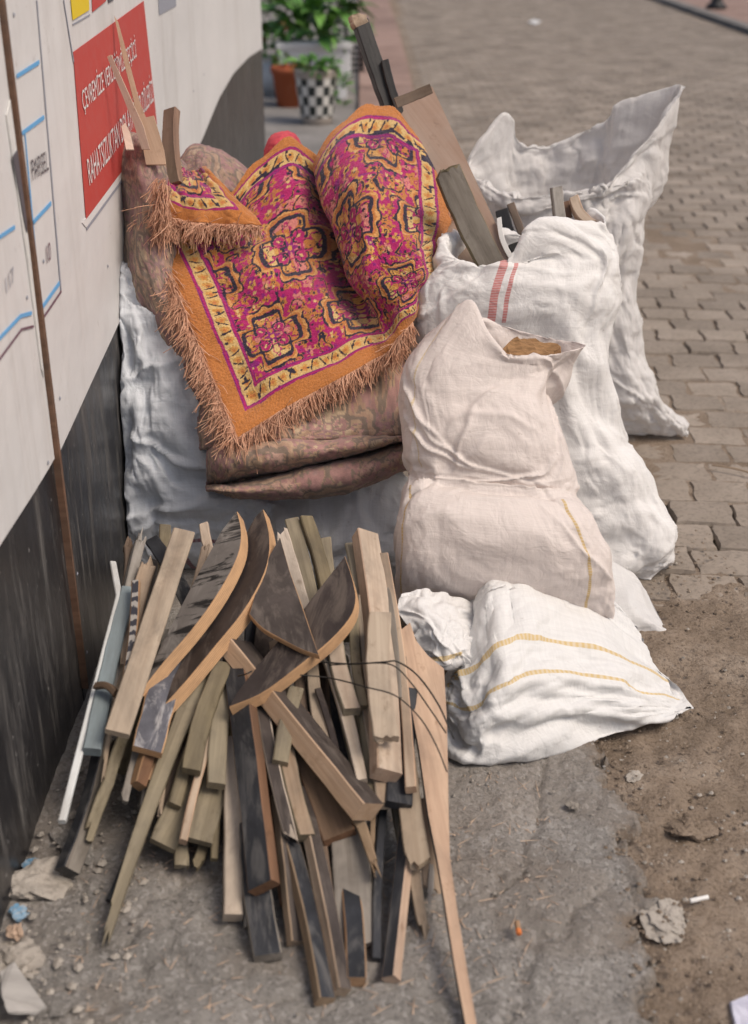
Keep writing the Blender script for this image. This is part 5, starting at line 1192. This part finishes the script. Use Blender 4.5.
def lathe(name, prof, mat, parent, n=28, loc=(0, 0, 0)):
    vs = []; fs = []
    for r, z in prof:
        for k in range(n): t = 2*math.pi*k/n; vs.append((loc[0]+r*math.cos(t), loc[1]+r*math.sin(t), loc[2]+z))
    for i in range(len(prof)-1):
        for k in range(n): fs.append((i*n+k, i*n+(k+1) % n, (i+1)*n+(k+1) % n, (i+1)*n+k))
    o = mesh(name, vs, fs, mat, parent, True); return o
L1 = [leaf_mesh('leaf', .20, .055, .7, M['leaf']), leaf_mesh('leaf', .26, .045, 1.0, M['leaf']), leaf_mesh('leaf', .16, .05, .5, M['leaf'])]
L2 = [leaf_mesh('leaf', .09, .022, .8, M['leaf']), leaf_mesh('leaf', .07, .02, .5, M['leaf'])]
L3 = [leaf_mesh('leaf', .24, .05, .6, M['leafdark']), leaf_mesh('leaf', .20, .045, .9, M['leafdark'])]
L4 = [leaf_mesh('leaf', .12, .04, .7, M['leafor']), leaf_mesh('leaf', .10, .03, .5, M['leaf'])]
ck, n_, l_, b_ = newmat('checker_glaze', .35); t = NT(ck); tc = t.add('ShaderNodeTexCoord'); sp = t.add('ShaderNodeSeparateXYZ'); l_.new(tc.outputs['Object'], sp.inputs[0])
ang = t.math('ARCTAN2', sp.outputs[1], sp.outputs[0]); ca = t.math('FLOOR', t.math('MULTIPLY', ang, 16/(2*math.pi))); cz = t.math('FLOOR', t.math('MULTIPLY', sp.outputs[2], 1/.075))
pa = t.math('PINGPONG', t.math('ADD', ca, cz), 1.0)
inb = t.math('MULTIPLY', t.math('GREATER_THAN', sp.outputs[2], .055), t.math('LESS_THAN', sp.outputs[2], .355))
cc = t.mix(pa, (.03, .035, .035), (.62, .60, .56)); cc = t.mix(inb, (.36, .31, .27), cc); l_.new(cc, b_.inputs['Base Color'])
pz = -.015
p0 = atZ(317, 123, pz)
pot = empty('potted_plant', p0, 'black and white checkered pot with a small green plant', 'potted plant')
lathe('pot', [(.0, .002), (.12, .0), (.128, .02), (.150, .2), (.175, .40), (.178, .42), (.160, .42), (.155, .38), (.0, .36)], ck, pot)
plant(pot, (0, 0, .38), 80, (.16, .14), .10, L2, 1, (.8, 1.5)); plant(pot, (.20, -.02, .12), 26, (.04, .06), .28, L2, 2, (.8, 1.4))
terra, *_ = newmat('terracotta', .85, (.36, .10, .045)); whitep, *_ = newmat('white_planter', .6, (.72, .72, .72))
p1 = atZ(291, 106, pz); po = empty('potted_plant', p1, 'terracotta pot half hidden behind the checkered pot', 'potted plant')
lathe('pot', [(0, .002), (.12, 0), (.155, .28), (.17, .28), (.172, .33), (.15, .33), (.14, .28), (0, .27)], terra, po); plant(po, (0, 0, .3), 30, (.12, .1), .12, L2, 3)
p2 = atZ(318, 98, pz); pw = empty('planter_box', p2, 'long white planter crowded with broad green leaves', 'planter')
def rbox(name, x0, x1, y0, y1, z0, z1, mat, parent, bev=.01):
    bm = bmesh.new(); bmesh.ops.create_cube(bm, size=1)
    for v in bm.verts: v.co = Vector((x0+(v.co.x+.5)*(x1-x0), y0+(v.co.y+.5)*(y1-y0), z0+(v.co.z+.5)*(z1-z0)))
    bmesh.ops.bevel(bm, geom=bm.edges, offset=bev, segments=2, affect='EDGES')
    me = bpy.data.meshes.new(name); bm.to_mesh(me); bm.free(); return link(name, me, mat, parent)
rbox('trough', -.34, .30, -.14, .14, .20, .46, whitep, pw); rbox('rim', -.36, .32, -.16, .16, .43, .49, whitep, pw)
rbox('foot', -.30, -.22, -.1, .1, 0, .21, whitep, pw); rbox('foot', .18, .26, -.1, .1, 0, .21, whitep, pw)
plant(pw, (-.02, 0, .46), 130, (.34, .16), .42, L1, 4, (.8, 1.4))
p3 = atZ(270, 92, pz); pq = empty('potted_plant', p3, 'orange-tinged plant in a white pot close to the hoarding end', 'potted plant')
lathe('pot', [(0, .002), (.11, 0), (.14, .25), (.12, .25), (0, .22)], whitep, pq); plant(pq, (0, 0, .2), 70, (.16, .14), .42, L4, 5, (.8, 1.5))
p4 = atZ(300, 62, pz); pb = empty('shrub', p4, 'dark leafy shrub filling the gap behind the white planter', 'shrub')
lathe('stem', [(.03, 0), (.025, .4), (.02, .9), (.0, 1.2)], M['brown'], pb, 8); plant(pb, (0, 0, .15), 240, (.55, .4), 1.5, L3, 6, (.9, 1.5))
# dark metal stand
mk, *_ = newmat('black_iron', .5, (.018, .018, .02)); p5 = atZ(352, 76, pz); st = empty('metal_stand', p5, 'black slatted metal stand beside the planter', 'stand')
for x in (-.06, .10): rbox('post', x-.018, x+.018, -.02, .02, 0, 1.1 if x < 0 else .28, mk, st, .004)
for k in range(5): rbox('slat', -.04, .13, -.03, -.012, .04+k*.055, .07+k*.055, mk, st, .004)
# bollard on the far pavement
p6 = atZ(716, 9, .06); bo = empty('bollard', p6, 'black bollard on the far right pavement', 'bollard')
lathe('base', [(0, .0), (.16, 0), (.16, .05), (.12, .08), (.09, .12)], mk, bo, 20); lathe('shaft', [(.09, .12), (.075, .2), (.07, .7), (.09, .72), (.09, .78), (.06, .84), (0, .88)], mk, bo, 20)
# pale scrap on the road
lump('paper_scrap', [atZ(528, 22, .012), atZ(534, 19, .012), atZ(541, 21, .012), atZ(536, 24, .012)], .008, M['offwhite'], None, 'pale scrap lying on the road far back', 'paper', 7, 2, .05)
